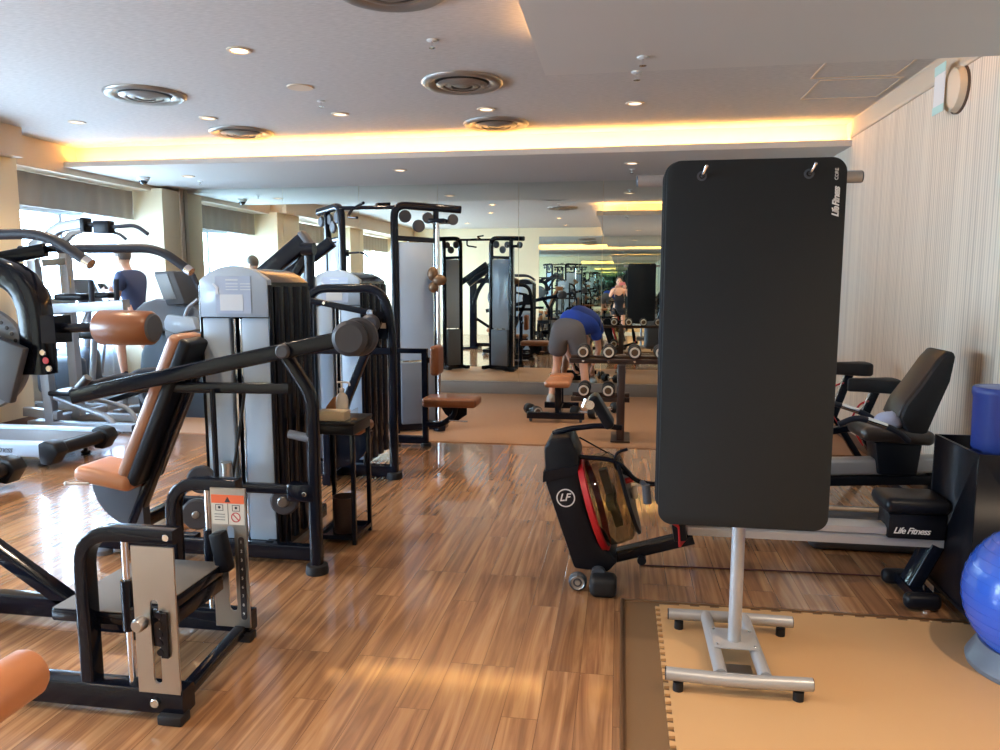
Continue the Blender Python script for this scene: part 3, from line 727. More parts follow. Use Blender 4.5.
# handle bars
m = MB(); m.tube([(-3.30, 2.62, 1.68), (-2.14, 2.56, 1.685), (-1.97, 2.56, 1.575)], 0.020, 0.12, 16); hb = obj('handle_bar', m, M['foam'], t)
obj('bar_end', MB().cyl((-1.985, 2.56, 1.585), (-1.96, 2.56, 1.569), 0.0205), M['chrome'], hb)
m = MB(); m.tube([(-2.55, 3.12, 1.655), (-2.05, 3.12, 1.655), (-1.905, 3.12, 1.555)], 0.020, 0.12, 16); hb = obj('handle_bar', m, M['foam'], t)
obj('bar_end', MB().cyl((-1.92, 3.12, 1.565), (-1.895, 3.12, 1.548), 0.0205), M['chrome'], hb)
m = MB(); m.tube([(-2.75, 3.12, 1.655), (-2.55, 3.12, 1.655)], 0.016); m.rtube([(-3.30, 2.9, 1.50), (-2.60, 3.1, 1.65)], 0.04, 0.06); m.rtube([(-3.35, 2.9, 1.63), (-3.25, 2.62, 1.68)], 0.05, 0.05); obj('handle_bracket', m, M['black'], t, bevel=0)

# ------------------------------------------------------------------ nearer machine: only its orange roller reaches the view
t = thing('leg_machine', 'machine at the lower left edge showing only its orange roller pad', 'exercise machine', (-1.7, 1.35, 0))
a = at(-14, 700, 1.27); b = at(24, 675, 1.36); d = (b-a).normalized(); L = 0.27
e = b+d*0.025
rp = obj('roller_pad', MB().lathe([(0,0),(0.045,0),(0.055,0.01),(0.057,L/2),(0.055,L-0.016),(0.048,L-0.004),(0.02,L),(0,L)], e-d*L, d, 36), M['leathero'], t)
m = MB(); s0 = e-d*L; m.tube([s0+d*0.02, s0-d*0.12, s0-d*0.2+V((-0.1,0,-0.1)), (-1.75, 1.2, 0.12)], 0.02, 0.08); obj('roller_arm', m, M['black'], t)
m = MB(); m.rtube([(-1.75, 0.8, 0.06), (-1.75, 1.5, 0.06)], 0.07, 0.08); m.rtube([(-1.75, 1.2, 0.06), (-2.2, 1.2, 0.06)], 0.07, 0.08); m.bb(-2.3, -2.2, 1.05, 1.35, 0.0, 0.06); m.bb(-1.79, -1.71, 0.8, 0.9, 0, 0.03); m.bb(-1.79, -1.71, 1.4, 1.5, 0, 0.03); obj('base_frame', m, M['black'], t)

# ------------------------------------------------------------------ shoulder press machine with first tower
t = thing('press_machine', 'seated press machine with tan seat, long black levers and pale tower, left foreground', 'exercise machine', (-2.1, 3.9, 0))
tower(t, -2.22, -1.82, 3.73, 4.24, 1.59)
YA, YBk = 3.46, 4.36
m = MB()   # front side frame
m.rtube([(-1.70, 3.56, 1.19), (-1.535, 3.56, 0.93), (-1.535, 3.56, 0.03)], 0.062, 0.062, 0.06, (0,1,0), r=0.02)
obj('side_frame', m, M['black'], t); 
foot('rubber_foot', (-1.535, 3.56), t, 0.052, 0.05); 
m = MB()
m.rtube([(-2.60, 3.58, 0.955), (-1.66, 3.58, 0.965)], 0.05, 0.055); m.rtube([(-2.30, 3.60, 0.43), (-1.56, 3.60, 0.43)], 0.045, 0.05)
m.rtube([(-2.85, 3.66, 0.07), (-1.55, 3.66, 0.07)], 0.06, 0.08); m.rtube([(-2.85, 4.40, 0.07), (-1.95, 4.40, 0.07)], 0.06, 0.08)
m.rtube([(-1.85, 3.66, 0.07), (-1.85, 4.40, 0.07)], 0.06, 0.08)
m.rtube([(-2.83, 3.66, 0.07), (-2.83, 4.40, 0.07)], 0.06, 0.08)
obj('cross_beams', m, M['black'], t)
m = MB(); m.box((-1.60, 3.565, 0.43), (0.16, 0.085, 0.10)); obj('clamp_collar', m, M['black'], t, bevel=0.02)
m = MB(); bolt(m, (-1.575, 3.517, 0.43), (0,-1,0), 0.012, 0.01); obj('bolt', m, M['chrome'], t)
m = MB(); m.tube([(-1.66, 3.55, 0.735), (-1.55, 3.55, 0.715)], 0.022); obj('stub_handle', m, M['greyp'], t)
m = MB(); m.cyl((-2.06, 3.53, 0.96), (-2.06, 3.53, 0.44), 0.014); obj('tie_rod', m, M['black'], t)
m = MB(); m.cyl((-1.93, 3.62, 0.94), (-2.02, 3.62, 0.47), 0.008, 10); obj('cable', m, M['rubber'], t)
m = MB()
for (x, y, z, r) in ((-2.17, 3.57, 0.47, 0.075), (-2.22, 3.60, 0.27, 0.085), (-1.73, 3.62, 0.36, 0.075)): m.disc((x, y, z), (0.25,-1,0), r, 0.035, 32, 0.01)
obj('pulley', m, M['disc'], t)
m = MB()
for (x, y, z, r) in ((-2.17, 3.55, 0.47, 0.02), (-2.22, 3.58, 0.27, 0.02), (-1.73, 3.60, 0.36, 0.03)): m.disc((x, y, z), (0.25,-1,0), r, 0.02, 16)
m.cyl((-2.04, 3.60, 0.48), (-2.04, 3.60, 0.56), 0.03); obj('pulley_hub', m, M['steel'], t)
# levers
for Y, nm in ((YA, 0), (YBk, 1)):
    m = MB(); m.rtube([(-2.80, Y, 0.915), (-1.36 if Y < 4 else -1.78, Y, 1.225 if Y < 4 else 1.135)], 0.055, 0.078, 0, (0,0,1), r=0.012)
    lv = obj('lever_arm', m, M['black'], t)
    if Y > 4: continue
    obj('counterweight', MB().disc((-1.28, Y, 1.235), (0.12,-1,0.05), 0.086, 0.13, 40, 0.02), M['disc'], lv)
    obj('counterweight', MB().disc((-1.255, Y+0.03, 1.24), (0.12,-1,0.05), 0.094, 0.06, 40, 0.015), M['disc'], lv)
    obj('pivot_cap', MB().disc((-1.615, Y-0.045 if Y < 4 else Y-0.045, 1.17), (0,-1,0), 0.036, 0.03, 28, 0.008), M['disc'], lv)
    m = MB(); m.tube([(-2.80, Y, 0.93), (-2.82, Y+0.03, 0.945), (-2.62, Y+0.12, 1.01), (-2.40, Y+0.10, 1.01)] if Y < 4 else [(-2.74, Y-0.02, 0.95), (-2.66, Y-0.12, 0.99), (-2.45, Y-0.12, 1.03)], 0.017, 0.06)
    obj('grip', m, M['foam'], lv)
m = MB(); m.cyl((-1.66, YA, 1.16), (-1.66, 3.66, 1.16), 0.035); obj('pivot_shaft', m, M['black'], t)
# curved hand grip seen in front of the back pad
m = MB(); m.tube([(-2.66, 3.62, 0.93), (-2.55, 3.62, 1.03), (-2.42, 3.62, 1.04), (-2.36, 3.62, 0.985)], 0.019, 0.08); obj('grip', m, M['foam'], t)
m = MB(); m.tube([(-2.80, 3.50, 0.95), (-2.74, 3.50, 1.01)], 0.022); obj('grip_end', m, M['greyd'], t)
# seat
YS = 3.67
d = V((-2.32, YS, 1.20))-V((-2.66, YS, 0.47)); tl = math.atan2(d.x, d.z)
R_ = Matrix.Rotation(tl, 3, 'Y')
bp_ = obj('back_pad', MB().pad((-2.44, YS, 0.84), (0.10, 0.26, 0.86), R_, 0.042), M['leatherm'], t)
obj('back_shell', MB().pad(V((-2.44, YS, 0.84))+R_ @ V((0.055, 0, 0)), (0.07, 0.262, 0.86), R_, 0.02), M['blackm'], t)
m = MB(); Rs = Matrix.Rotation(0.16, 3, 'Y')
sd = obj('seat_pad', MB().pad((-2.73, YS, 0.455), (0.34, 0.30, 0.09), Rs, 0.04, 5), M['leathero'], t)
m = MB(); pl = [(0, 0)]+[(0.30*math.cos(a), 0.26*math.sin(a)) for a in [PI+PI/2*i/10 for i in range(11)]]
m.prism(pl, (-2.57, YS-0.03, 0.41), (1,0,0), (0,0,1), -0.06); obj('seat_bracket', m, M['greyd'], t)
m = MB(); m.cyl((-2.91, YS-0.16, 0.43), (-2.80, YS-0.14, 0.43), 0.008); m.ell((-2.92, YS-0.16, 0.43), (0.014, 0.014, 0.014)); obj('adjust_pin', m, M['steel'], t)
m = MB(); m.rtube([(-2.68, YS, 0.10), (-2.26, YS, 1.02)], 0.06, 0.07, 0, (0,1,0), r=0.015)
m.rtube([(-2.84, YS, 0.075), (-2.30, YS+0.05, 0.075)], 0.07, 0.08); obj('seat_post', m, M['black'], t)
m = MB()
for x, y in ((-2.83, 3.64), (-2.83, 4.42)): m.lathe([(0,0),(0.05,0),(0.05,0.025),(0.03,0.035),(0,0.035)], (x, y, 0), (0,0,1), 20)
m.ell((-2.74, 3.70, 0.06), (0.04, 0.04, 0.035)); obj('grey_foot', m, M['greyp'], t)

# ------------------------------------------------------------------ cleaning table
t = thing('side_table', 'narrow black metal table beside the press machine with bottle and box', 'table', (-1.58, 4.1, 0))
tx0, tx1, ty0, ty1, tz = -1.72, -1.475, 3.98, 4.27, 0.72
m = MB(); m.bb(tx0-0.01, tx1+0.01, ty0-0.01, ty1+0.01, tz-0.02, tz); m.bb(tx0, tx1, ty0, ty1, tz-0.075, tz-0.0205); obj('table_top', m, M['blackm'], t, bevel=0.004)
for x in (tx0+0.012, tx1-0.012):
    for y in (ty0+0.012, ty1-0.012): obj('leg', MB().bb(x-0.012, x+0.012, y-0.012, y+0.012, 0, tz-0.075), M['black'], t, bevel=0.002)
m = MB(); z = 0.03
m.bb(tx0+.024, tx1-.024, ty0, ty0+.024, z, z+.024); m.bb(tx0+.024, tx1-.024, ty1-.024, ty1, z, z+.024); m.bb(tx0, tx0+.024, ty0+.024, ty1-.024, z, z+.024); m.bb(tx1-.024, tx1, ty0+.024, ty1-.024, z, z+.024)
m.bb(tx0+.024, tx1-.024, ty0+.024, ty1-.024, z+.004, z+.01); obj('bottom_frame', m, M['black'], t, smooth=False)
tag(obj('waste_bin', MB().lathe([(0,0.002),(0.062,0.002),(0.070,0.215),(0.066,0.215),(0.060,0.02),(0,0.02)], (-1.585, 4.10, 0.04), (0,0,1), 36), M['bin']), 'small round dark brown bin on the lower shelf of the black side table', 'bin')
t = thing('wipes_box', 'low cream carton of wipes in clear tray on the black side table', 'box', (-1.60, 4.03, tz))
obj('carton', MB().bb(-1.70, -1.53, 3.99, 4.09, tz+0.002, tz+0.055), M['carton'], t, bevel=0.003)
m = MB(); m.bb(-1.71, -1.49, 3.978, 3.982, tz, tz+0.065); m.bb(-1.492, -1.488, 3.982, 4.10, tz, tz+0.065); m.bb(-1.71, -1.49, 3.982, 4.10, tz, tz+0.002); obj('tray', m, M['clearbox'], t, smooth=False)
t = thing('pump_bottle', 'milky white pump bottle standing behind the cream carton on the table', 'bottle', (-1.60, 4.14, tz))
obj('bottle_body', MB().lathe([(0,0),(0.034,0),(0.036,0.01),(0.036,0.10),(0.030,0.125),(0.013,0.145),(0.013,0.155),(0,0.155)], (-1.60, 4.14, tz), (0,0,1), 28), M['bottle'], t)
m = MB(); m.lathe([(0,0.155),(0.015,0.155),(0.015,0.17),(0.006,0.172),(0.006,0.20),(0,0.20)], (-1.60, 4.14, tz), (0,0,1), 16); m.rtube([(-1.625, 4.14, tz+0.205), (-1.555, 4.14, tz+0.205), (-1.55, 4.14, tz+0.185)], 0.012, 0.01, 0.01); obj('pump', m, M['white'], t)
t = thing('tissue_holder', 'small tan wooden holder beside the white pump bottle on the table', 'box', (-1.68, 4.2, tz))
m = MB(); m.prism([(0,0),(0.08,0),(0.08,0.10),(0.05,0.11),(0,0.05)], (-1.715, 4.24, tz), (1,0,0), (0,0,1), 0.07); obj('holder_body', m, M['wood'], t, bevel=0.004)

# ------------------------------------------------------------------ second machine with tower (behind)
t = thing('pulldown_machine', 'pulldown machine with pale arched tower and raised black lever arms, mid left', 'exercise machine', (-2.1, 5.8, 0))
tower(t, -2.40, -1.99, 5.62, 6.25, 1.60)
m = MB(); m.rtube([(-2.36, 5.46, 0.05), (-2.36, 5.46, 1.46), (-1.76, 5.46, 1.46), (-1.70, 5.46, 1.15), (-1.70, 5.46, 0.03)], 0.065, 0.065, 0.16, (0,1,0), r=0.022); obj('main_frame', m, M['black'], t)
m = MB(); m.rtube([(-2.40, 5.6, 0.05), (-2.40, 5.6, 1.74)], 0.07, 0.07, r=0.02); m.cyl((-2.44, 5.56, 1.76), (-2.34, 5.56, 1.76), 0.05); m.rtube([(-2.42, 5.7, 1.78), (-2.72, 5.7, 1.35), (-2.80, 5.7, 1.1)], 0.07, 0.08, 0.1, (0,1,0)); obj('rear_post', m, M['black'], t)
m = MB(); m.rtube([(-2.46, 5.66, 1.83), (-2.92, 5.66, 1.48)], 0.10, 0.13, 0, (0,0,1), r=0.015)
lv = obj('lever_arm', m, M['black'], t); obj('arm_cap', MB().pad((-2.445, 5.66, 1.84), (0.05, 0.11, 0.15), Matrix.Rotation(-0.65, 3, 'Y'), 0.02), M['greyd'], lv)
m = MB(); m.rtube([(-2.45, 6.2, 1.85), (-2.95, 6.2, 1.50)], 0.07, 0.10, 0, (0,0,1), r=0.015); obj('lever_arm', m, M['black'], t)
m = MB(); m.rtube([(-2.47, 5.40, 1.40), (-1.80, 5.40, 1.27)], 0.04, 0.045); obj('link_bar', m, M['black'], t)
m = MB(); bolt(m, (-1.84, 5.37, 1.28), (0,-1,0), 0.025, 0.03); bolt(m, (-2.2, 5.375, 1.35), (0,-1,0), 0.012, 0.02); obj('link_bolt', m, M['chrome'], t)
obj('counterweight', MB().disc((-1.83, 5.34, 1.20), (0.2,-1,0), 0.07, 0.10, 32, 0.02), M['disc'], t)
m = MB(); m.rtube([(-2.36, 5.43, 0.99), (-1.70, 5.43, 0.99)], 0.05, 0.055); m.rtube([(-1.78, 5.42, 1.25), (-2.08, 5.42, 0.55), (-2.15, 5.42, 0.1)], 0.06, 0.07, 0.1, (0,1,0)); m.rtube([(-2.38, 5.46, 0.06), (-1.70, 5.46, 0.06)], 0.07, 0.09)
m.box((-1.80, 5.52, 1.18), (0.13, 0.1, 0.2)); m.box((-1.95, 5.40, 0.99), (0.16, 0.03, 0.075))
obj('brace', m, M['black'], t)
m = MB(); m.bb(-1.79, -1.71, 5.445, 5.45, 1.16, 1.2); obj('warning_sticker', m, M['labelp'], t, smooth=False)
foot('rubber_foot', (-1.70, 5.46), t, 0.055, 0.055)
m = MB(); m.pad((-1.98, 5.20, 0.45), (0.34, 0.30, 0.075), None, 0.035); obj('seat_pad', m, M['leather'], t)
m = MB(); m.prism([(0, 0)]+[(0.28*math.cos(a), 0.28*math.sin(a)) for a in [-PI/2*i/10 for i in range(11)]], (-2.08, 5.22, 0.41), (1,0,0), (0,0,1), -0.05); obj('seat_bracket', m, M['black'], t)
m = MB(); m.rtube([(-2.13, 5.2, 0.03), (-2.13, 5.2, 0.42)], 0.06, 0.06); m.rtube([(-2.13, 5.15, 0.05), (-2.13, 5.46, 0.05)], 0.06, 0.08); obj('seat_post', m, M['black'], t)

# ------------------------------------------------------------------ twin cable towers
t = thing('cable_station', 'tall double cable station with pull-up bar joining its two towers', 'exercise machine', (-2.4, 7.3, 0))
def cable_tower(X0, X1, Y0, Y1, ztop):
    """X0 is the rounded outer post, X1 the end of the overhead beam"""
    a, b = V((X0, Y0, 0)), V((X1, Y1, 0)); d = (b-a); L = d.length; d.normalize(); s = V((-d.y, d.x, 0))
    o = obj('outer_post', MB().rtube([a+V((0,0,0.03)), a+V((0,0,ztop-0.02)), a+d*(L)+V((0,0,ztop-0.05))], 0.075, 0.065, 0.12, tuple(s), r=0.024), M['black'], t)
    i = a+d*(L*0.62)
    obj('inner_post', MB().rtube([i+V((0,0,0.03)), i+V((0,0,ztop-0.05))], 0.06, 0.05, 0, tuple(d)), M['black'], t)
    obj('header_bar', MB().rtube([a+V((0,0,ztop-0.34)), i+V((0,0,ztop-0.36))], 0.05, 0.05), M['black'], t)
    R = Matrix((d, s, V((0,0,1)))).transposed(); c = a+d*(L*0.31)
    obj('shroud', MB().box(c+V((0,0,0.72+(ztop-0.38-0.72)/2)), (L*0.62-0.07, 0.05, ztop-0.38-0.72), R), M['shroud'], t, bevel=0.012)
    obj('lower_guard', MB().box(c+V((0,0,0.39)), (L*0.62-0.07, 0.115, 0.62), R), M['greyp'], t, bevel=0.012)
    m = MB()
    for k in range(12): m.box(c+V((0,0,0.12+k*0.045)), (L*0.62-0.14, 0.10, 0.038), R)
    obj('weight_stack', m, M['blackm'], t, bevel=0.003)
    m = MB()
    for q in (-0.09, 0.09):
        for sg in (-1, 1): m.cyl(c+d*q*0.8+s*0.0+V((0,0,0.05)), c+d*q*0.8+V((0,0,ztop-0.36)), 0.012, 10)
    obj('guide_rod', m, M['chrome'], t)
    m = MB()
    for (u, z, r) in ((0.16, 0.13, 0.062), (0.36, 0.22, 0.062), (0.50, 0.14, 0.055), (0.88, 0.15, 0.055)): m.disc(a+d*(L*u)+V((0,0,ztop-z)), tuple(s), r, 0.03, 28, 0.008)
    obj('pulley', m, M['disc'], t)
    m = MB(); m.rtube([a+d*(-0.04)+s*-0.18+V((0,0,0.045)), a+d*(-0.04)+s*0.18+V((0,0,0.045))], 0.07, 0.06); m.rtube([a+V((0,0,0.05)), i+V((0,0,0.05))], 0.07, 0.08); m.rtube([i+s*-0.18+V((0,0,0.045)), i+s*0.18+V((0,0,0.045))], 0.07, 0.06)
    obj('base', m, M['black'], t)
    return a, d, s, L
cable_tower(-2.20, -1.60, 7.2, 7.5, 2.27)
cable_tower(-2.74, -3.12, 7.2, 7.55, 2.27)
m = MB(); m.tube([(-2.74, 7.2, 2.225), (-2.20, 7.2, 2.225)], 0.02)
m.tube([(-2.62, 7.2, 2.22), (-2.64, 7.1, 2.13), (-2.50, 6.98, 2.11)], 0.014, 0.04); m.tube([(-2.60, 7.2, 2.23), (-2.44, 7.0, 2.25)], 0.015); m.tube([(-2.36, 7.2, 2.22), (-2.42, 7.32, 2.27), (-2.30, 7.4, 2.28)], 0.014, 0.03)
obj('pull_up_bar', m, M['black'], t)
m = MB(); m.cyl((-1.80, 7.33, 0.02), (-1.80, 7.33, 2.12), 0.021); obj('chrome_column', m, M['chrome'], t)
m = MB(); m.box((-1.80, 7.40, 2.10), (0.16, 0.22, 0.04)); m.lathe([(0,0),(0.06,0),(0.06,0.02),(0.03,0.04),(0,0.04)], (-1.80, 7.33, 0), (0,0,1), 20); m.box((-1.80, 7.42, 0.03), (0.1, 0.22, 0.05)); obj('column_bracket', m, M['black'], t, bevel=0.005)
m = MB(); m.ell((-1.835, 7.27, 1.58), (0.055, 0.04, 0.07)); m.ell((-1.77, 7.27, 1.52), (0.075, 0.045, 0.055)); m.ell((-1.83, 7.27, 1.45), (0.05, 0.04, 0.055)); obj('sliding_pulley', m, M['bronze'], t)
# seated row bench
t = thing('row_bench', 'low bench station with flat brown seat and small brown chest pad by towers', 'exercise bench', (-1.7, 6.6, 0))
m = MB(); m.rtube([(-2.12, 6.62, 0.885), (-1.775, 6.62, 0.885)], 0.05, 0.045); m.rtube([(-1.80, 6.62, 0.02), (-1.80, 6.62, 0.865)], 0.055, 0.055); m.rtube([(-2.12, 6.62, 0.02), (-2.12, 6.62, 0.865)], 0.05, 0.05); m.rtube([(-2.12, 6.62, 0.06), (-1.80, 6.62, 0.06)], 0.06, 0.07); obj('frame', m, M['black'], t)
obj('chest_pad', MB().pad((-1.70, 6.66, 0.80), (0.085, 0.24, 0.27), None, 0.035), M['leather'], t)
m = MB(); m.rtube([(-1.74, 6.66, 0.80), (-1.80, 6.62, 0.80)], 0.04, 0.05); m.rtube([(-1.79, 6.62, 0.22), (-1.66, 6.62, 0.20), (-1.52, 6.62, 0.30), (-1.50, 6.62, 0.40)], 0.05, 0.10, 0.12, (0,1,0)); obj('seat_arm', m, M['black'], t)
m = MB(); m.prism([(0,0),(-0.26,0),(-0.2,-0.10),(-0.1,-0.17),(0.0,-0.1)], (-1.42, 6.65, 0.40), (1,0,0), (0,0,1), -0.02); obj('gusset', m, M['black'], t)
obj('seat_pad', MB().pad((-1.55, 6.62, 0.43), (0.50, 0.30, 0.085), None, 0.03), M['leather'], t)
m = MB(); m.cyl((-1.55, 6.5, 0.27), (-1.38, 6.5, 0.265), 0.007); bolt(m, (-1.56, 6.595, 0.30), (0,-1,0), 0.012); obj('pin', m, M['chrome'], t)
foot('rubber_foot', (-1.80, 6.62), t); foot('rubber_foot', (-2.12, 6.62), t)

t.location.x += 0.045

# ------------------------------------------------------------------ dumbbells and rack
def dumbbell_parts(t, o=V((0,0,0)), r=0.062):
    """axis along Y"""
    for s in (-1, 1):
        h = obj('head', MB().lathe([(0, 0), (r*0.75, 0), (r, 0.012), (r, 0.075), (r*0.8, 0.092), (0, 0.092)], o+V((0, s*0.06, 0)), (0, s, 0), 28), M['rubber'], t)
        obj('end_ring', MB().lathe([(r*0.52, 0.0), (r*0.56, 0.003), (r*0.76, 0.003), (r*0.80, 0.0)], o+V((0, s*0.1525, 0)), (0, s, 0), 28), M['ring'], h)
        obj('end_boss', MB().lathe([(0, 0.004), (r*0.42, 0.003), (r*0.46, 0)], o+V((0, s*0.1525, 0)), (0, s, 0), 24), M['bronze'], h)
        obj('collar', MB().lathe([(0.02, 0), (0.026, 0.0), (0.026, 0.012), (0.02, 0.012)], o+V((0, s*0.046, 0)), (0, s, 0), 20), M['chrome'], h)
    obj('handle', MB().lathe([(0, -0.06), (0.014, -0.06), (0.0165, 0), (0.014, 0.06), (0, 0.06)], o, (0, 1, 0), 20), M['chrome'], t)
db = thing('dumbbell', 'x', 'dumbbell', (0, 0, 0), 'dumbbells on the rack')
dumbbell_parts(db)
upx = [-0.34, -0.10, 0.14, 0.38, 0.62, 0.86, 1.10, 1.34]
ordn = ['leftmost dumbbell on the upper rack tier, beside the bending man', 'second dumbbell from left on the upper rack tier', 'dumbbell on the upper rack tier just right of the rack post', 'dumbbell on the upper rack tier half hidden behind the mat', 'black round dumbbell on the upper rack tier behind the mat']
for i, x in enumerate(upx):
    lab = ordn[min(i, 4)]
    if i == 0:
        db.location = (x, 7.22, 0.855); db['label'] = lab
    else: dup(db, (x, 7.22, 0.855), label=lab)
for x, lab in ((-0.33, 'left dumbbell on the short lower rack tier'), (-0.10, 'right dumbbell on the short lower rack tier')):
    dup(db, (x, 7.22, 0.4905), label=lab)
dup(db, (-0.96, 8.35, 0.071), 0.5, 'black dumbbell lying on the floor left of the bench', 'dumbbells on the floor')
dup(db, (-0.12, 8.6, 0.071), -0.9, 'black dumbbell lying on the floor right of the bench', 'dumbbells on the floor')
dup(db, (-0.38, 8.30, 0.071), 1.2, 'black dumbbell lying on the floor close to the bench foot', 'dumbbells on the floor')
t = thing('dumbbell_rack', 'dark brown metal dumbbell rack with tiers on upright posts before the mirror', 'rack', (0.5, 7.2, 0))
for z, x0, x1 in ((0.76, -0.47, 1.48), (0.395, -0.45, 0.10)):
    m = MB(); m.rtube([(x0, 7.10, z), (x1, 7.10, z)], 0.03, 0.045); m.rtube([(x0, 7.34, z+0.01), (x1, 7.34, z+0.01)], 0.03, 0.045)
    for k in range(int((x1-x0)/0.24)+1): m.bb(x0+0.02+k*0.24-0.012, x0+0.02+k*0.24+0.012, 7.10, 7.34, z-0.018, z-0.002)
    obj('tier', m, M['bin'], t)
    if z > 0.5:
        m = MB()
        for x in upx: bolt(m, (x, 7.083, z), (0,-1,0), 0.012)
        obj('bolt', m, M['chrome'], t)
for x in (0.02, 1.40):
    obj('upright', MB().bb(x-0.035, x+0.035, 7.01, 7.08, 0.0205, 0.735), M['bin'], t, bevel=0.008)
    obj('upright', MB().bb(x-0.04, x+0.04, 7.365, 7.43, 0.0205, 0.80), M['bin'], t, bevel=0.008)
    obj('foot_plate', MB().bb(x-0.09, x+0.09, 6.99, 7.45, 0.0085, 0.02), M['bin'], t, bevel=0.003)
# bench
t = thing('adjustable_bench', 'adjustable weight bench with tan seat pad and black wheeled base', 'bench', (-0.66, 8.4, 0))
obj('seat_pad', MB().pad((-0.66, 8.22, 0.405), (0.28, 0.46, 0.075), None, 0.035), M['leathero'], t)
obj('back_pad', MB().pad((-0.66, 8.62, 0.41), (0.27, 0.30, 0.075), None, 0.035), M['leathero'], t)
m = MB(); m.rtube([(-0.98, 7.98, 0.07), (-0.36, 7.98, 0.07)], 0.06, 0.07); m.rtube([(-0.66, 7.98, 0.07), (-0.66, 8.70, 0.07)], 0.06, 0.07); m.rtube([(-0.86, 8.70, 0.07), (-0.46, 8.70, 0.07)], 0.06, 0.07)
m.rtube([(-0.66, 8.2, 0.07), (-0.66, 8.2, 0.36)], 0.07, 0.08); m.rtube([(-0.66, 8.1, 0.35), (-0.66, 8.72, 0.36)], 0.06, 0.05); m.rtube([(-0.66, 8.65, 0.1), (-0.66, 8.6, 0.34)], 0.05, 0.05)
obj('frame', m, M['black'], t)
for x in (-0.94, -0.40): obj('wheel', MB().disc((x, 7.985, 0.035), (1,0,0), 0.033, 0.03, 24), M['greyd'], t)

# ------------------------------------------------------------------ water rower (centre right)
t = thing('water_rower', 'black rowing machine with upright smoked water tank, red rim and long rail', 'rowing machine', (-0.1, 3.75, 0))
YR = 3.72
# body side plate: slab leaning to the left
m = MB()
prof = [(-0.365, 0.52), (-0.37, 0.62), (-0.375, 0.70), (-0.345, 0.745), (-0.245, 0.76), (-0.20, 0.66), (-0.205, 0.60), (-0.17, 0.40), (-0.11, 0.24), (-0.005, 0.145), (-0.055, 0.085), (-0.22, 0.095)]
m.prism(prof, (0, YR+0.14, 0), (1,0,0), (0,0,1), 0.28); body = obj('body', m, M['blackm'], t, bevel=0.015)
m = MB(); m.prism([(-0.378, 0.53), (-0.212, 0.575), (-0.205, 0.62), (-0.376, 0.585)], (0, YR+0.147, 0), (1,0,0), (0,0,1), 0.294); obj('body_joint', m, M['blackm'], body, smooth=False)
# logo ring with LF
cl = V((-0.235, YR-0.1415, 0.505))
cl.x = -0.265; cl.z = 0.455
obj('logo_ring', MB().lathe([(0.040, 0), (0.046, 0), (0.046, 0.0012), (0.040, 0.0012), (0.040, 0)], cl, (0,-1,0), 32), M['white'], body, smooth=False)
lettering('LF', 0.052, cl+V((-0.031, 0, -0.017)), (1,0,0.1), (0,0,1), M['white'], body, shear=0.25, bold=0.001)
# tank: lying against the right side, axis along tilt
ax = V((0.95, 0, 0.30)).normalized(); tc_ = V((-0.075, YR, 0.42))
m = MB(); m.lathe([(0, -0.045), (0.21, -0.045), (0.228, -0.03), (0.232, 0.02), (0.225, 0.08), (0.195, 0.108), (0.10, 0.115), (0, 0.115)], tc_, tuple(ax), 56); tk = obj('water_tank', m, M['tank'], t)
m = MB(); m.box(tc_+ax*0.03, (0.04, 0.05, 0.30), Matrix.Rotation(-0.3, 3, 'Y')); m.box(tc_+ax*0.03, (0.04, 0.30, 0.05), Matrix.Rotation(-0.3, 3, 'Y')); obj('tank_paddle', m, mat('murky_olive_paddle', srgb(96, 88, 60), 0.4), tk)
m = MB(); m.lathe([(0.0, 0.116), (0.205, 0.110), (0.212, 0.116), (0.205, 0.128), (0.0, 0.128)], tc_, tuple(ax), 56); obj('tank_collar', m, M['blackm'], t)
m = MB(); m.lathe([(0.228, -0.075), (0.25, -0.075), (0.252, -0.048), (0.236, -0.042), (0.228, -0.075)], tc_, tuple(ax), 56); obj('red_rim', m, M['red'], t)['label'] = 'red rim around the tank'
m = MB(); q = tc_+ax*0.15; m.box(q, (0.03, 0.05, 0.07)); m.cyl(tc_+ax*0.125, tc_+ax*0.165, 0.02); obj('tank_hub', m, M['steel'], t, bevel=0.004)
obj('filler_cap', MB().cyl((0.02, YR-0.08, 0.535), (0.06, YR-0.08, 0.548), 0.014), M['red'], t)
# monitor arm & handle rest
m = MB(); m.tube([(-0.34, YR, 0.745), (-0.27, YR-0.02, 0.775), (-0.11, YR-0.03, 0.80), (0.0, YR-0.03, 0.79)], 0.014, 0.08); obj('monitor_arm', m, M['black'], t)
mo = obj('monitor', MB().pad((-0.10, YR-0.03, 0.875), (0.05, 0.16, 0.18), Matrix.Rotation(-0.55, 3, 'Y'), 0.018), M['blackm'], t)
m = MB(); m.cyl((-0.155, YR-0.12, 0.915), (-0.155, YR+0.05, 0.915), 0.022); m.cyl((-0.185, YR-0.1, 0.90), (-0.17, YR-0.1, 0.94), 0.014); obj('monitor_joint', m, M['chrome'], mo)
m = MB(); m.tube([(-0.22, YR-0.10, 0.655), (-0.02, YR-0.10, 0.645), (0.07, YR-0.10, 0.545), (0.14, YR-0.10, 0.53), (0.24, YR-0.08, 0.535)], 0.012, 0.09); m.tube([(-0.21, YR, 0.73), (0.0, YR, 0.62)], 0.004)
m.tube([(0.03, YR-0.10, 0.70), (-0.03, YR-0.1, 0.68), (-0.03, YR-0.1, 0.60), (0.04, YR-0.10, 0.57)], 0.008, 0.03); obj('rowing_strap_guide', m, M['black'], t)
m = MB(); m.tube([(0.115, YR-0.22, 0.56), (0.125, YR-0.22, 0.47)], 0.020); m.tube([(0.10, YR-0.1, 0.54), (0.115, YR-0.2, 0.55)], 0.012); obj('handle', m, M['greyd'], t)
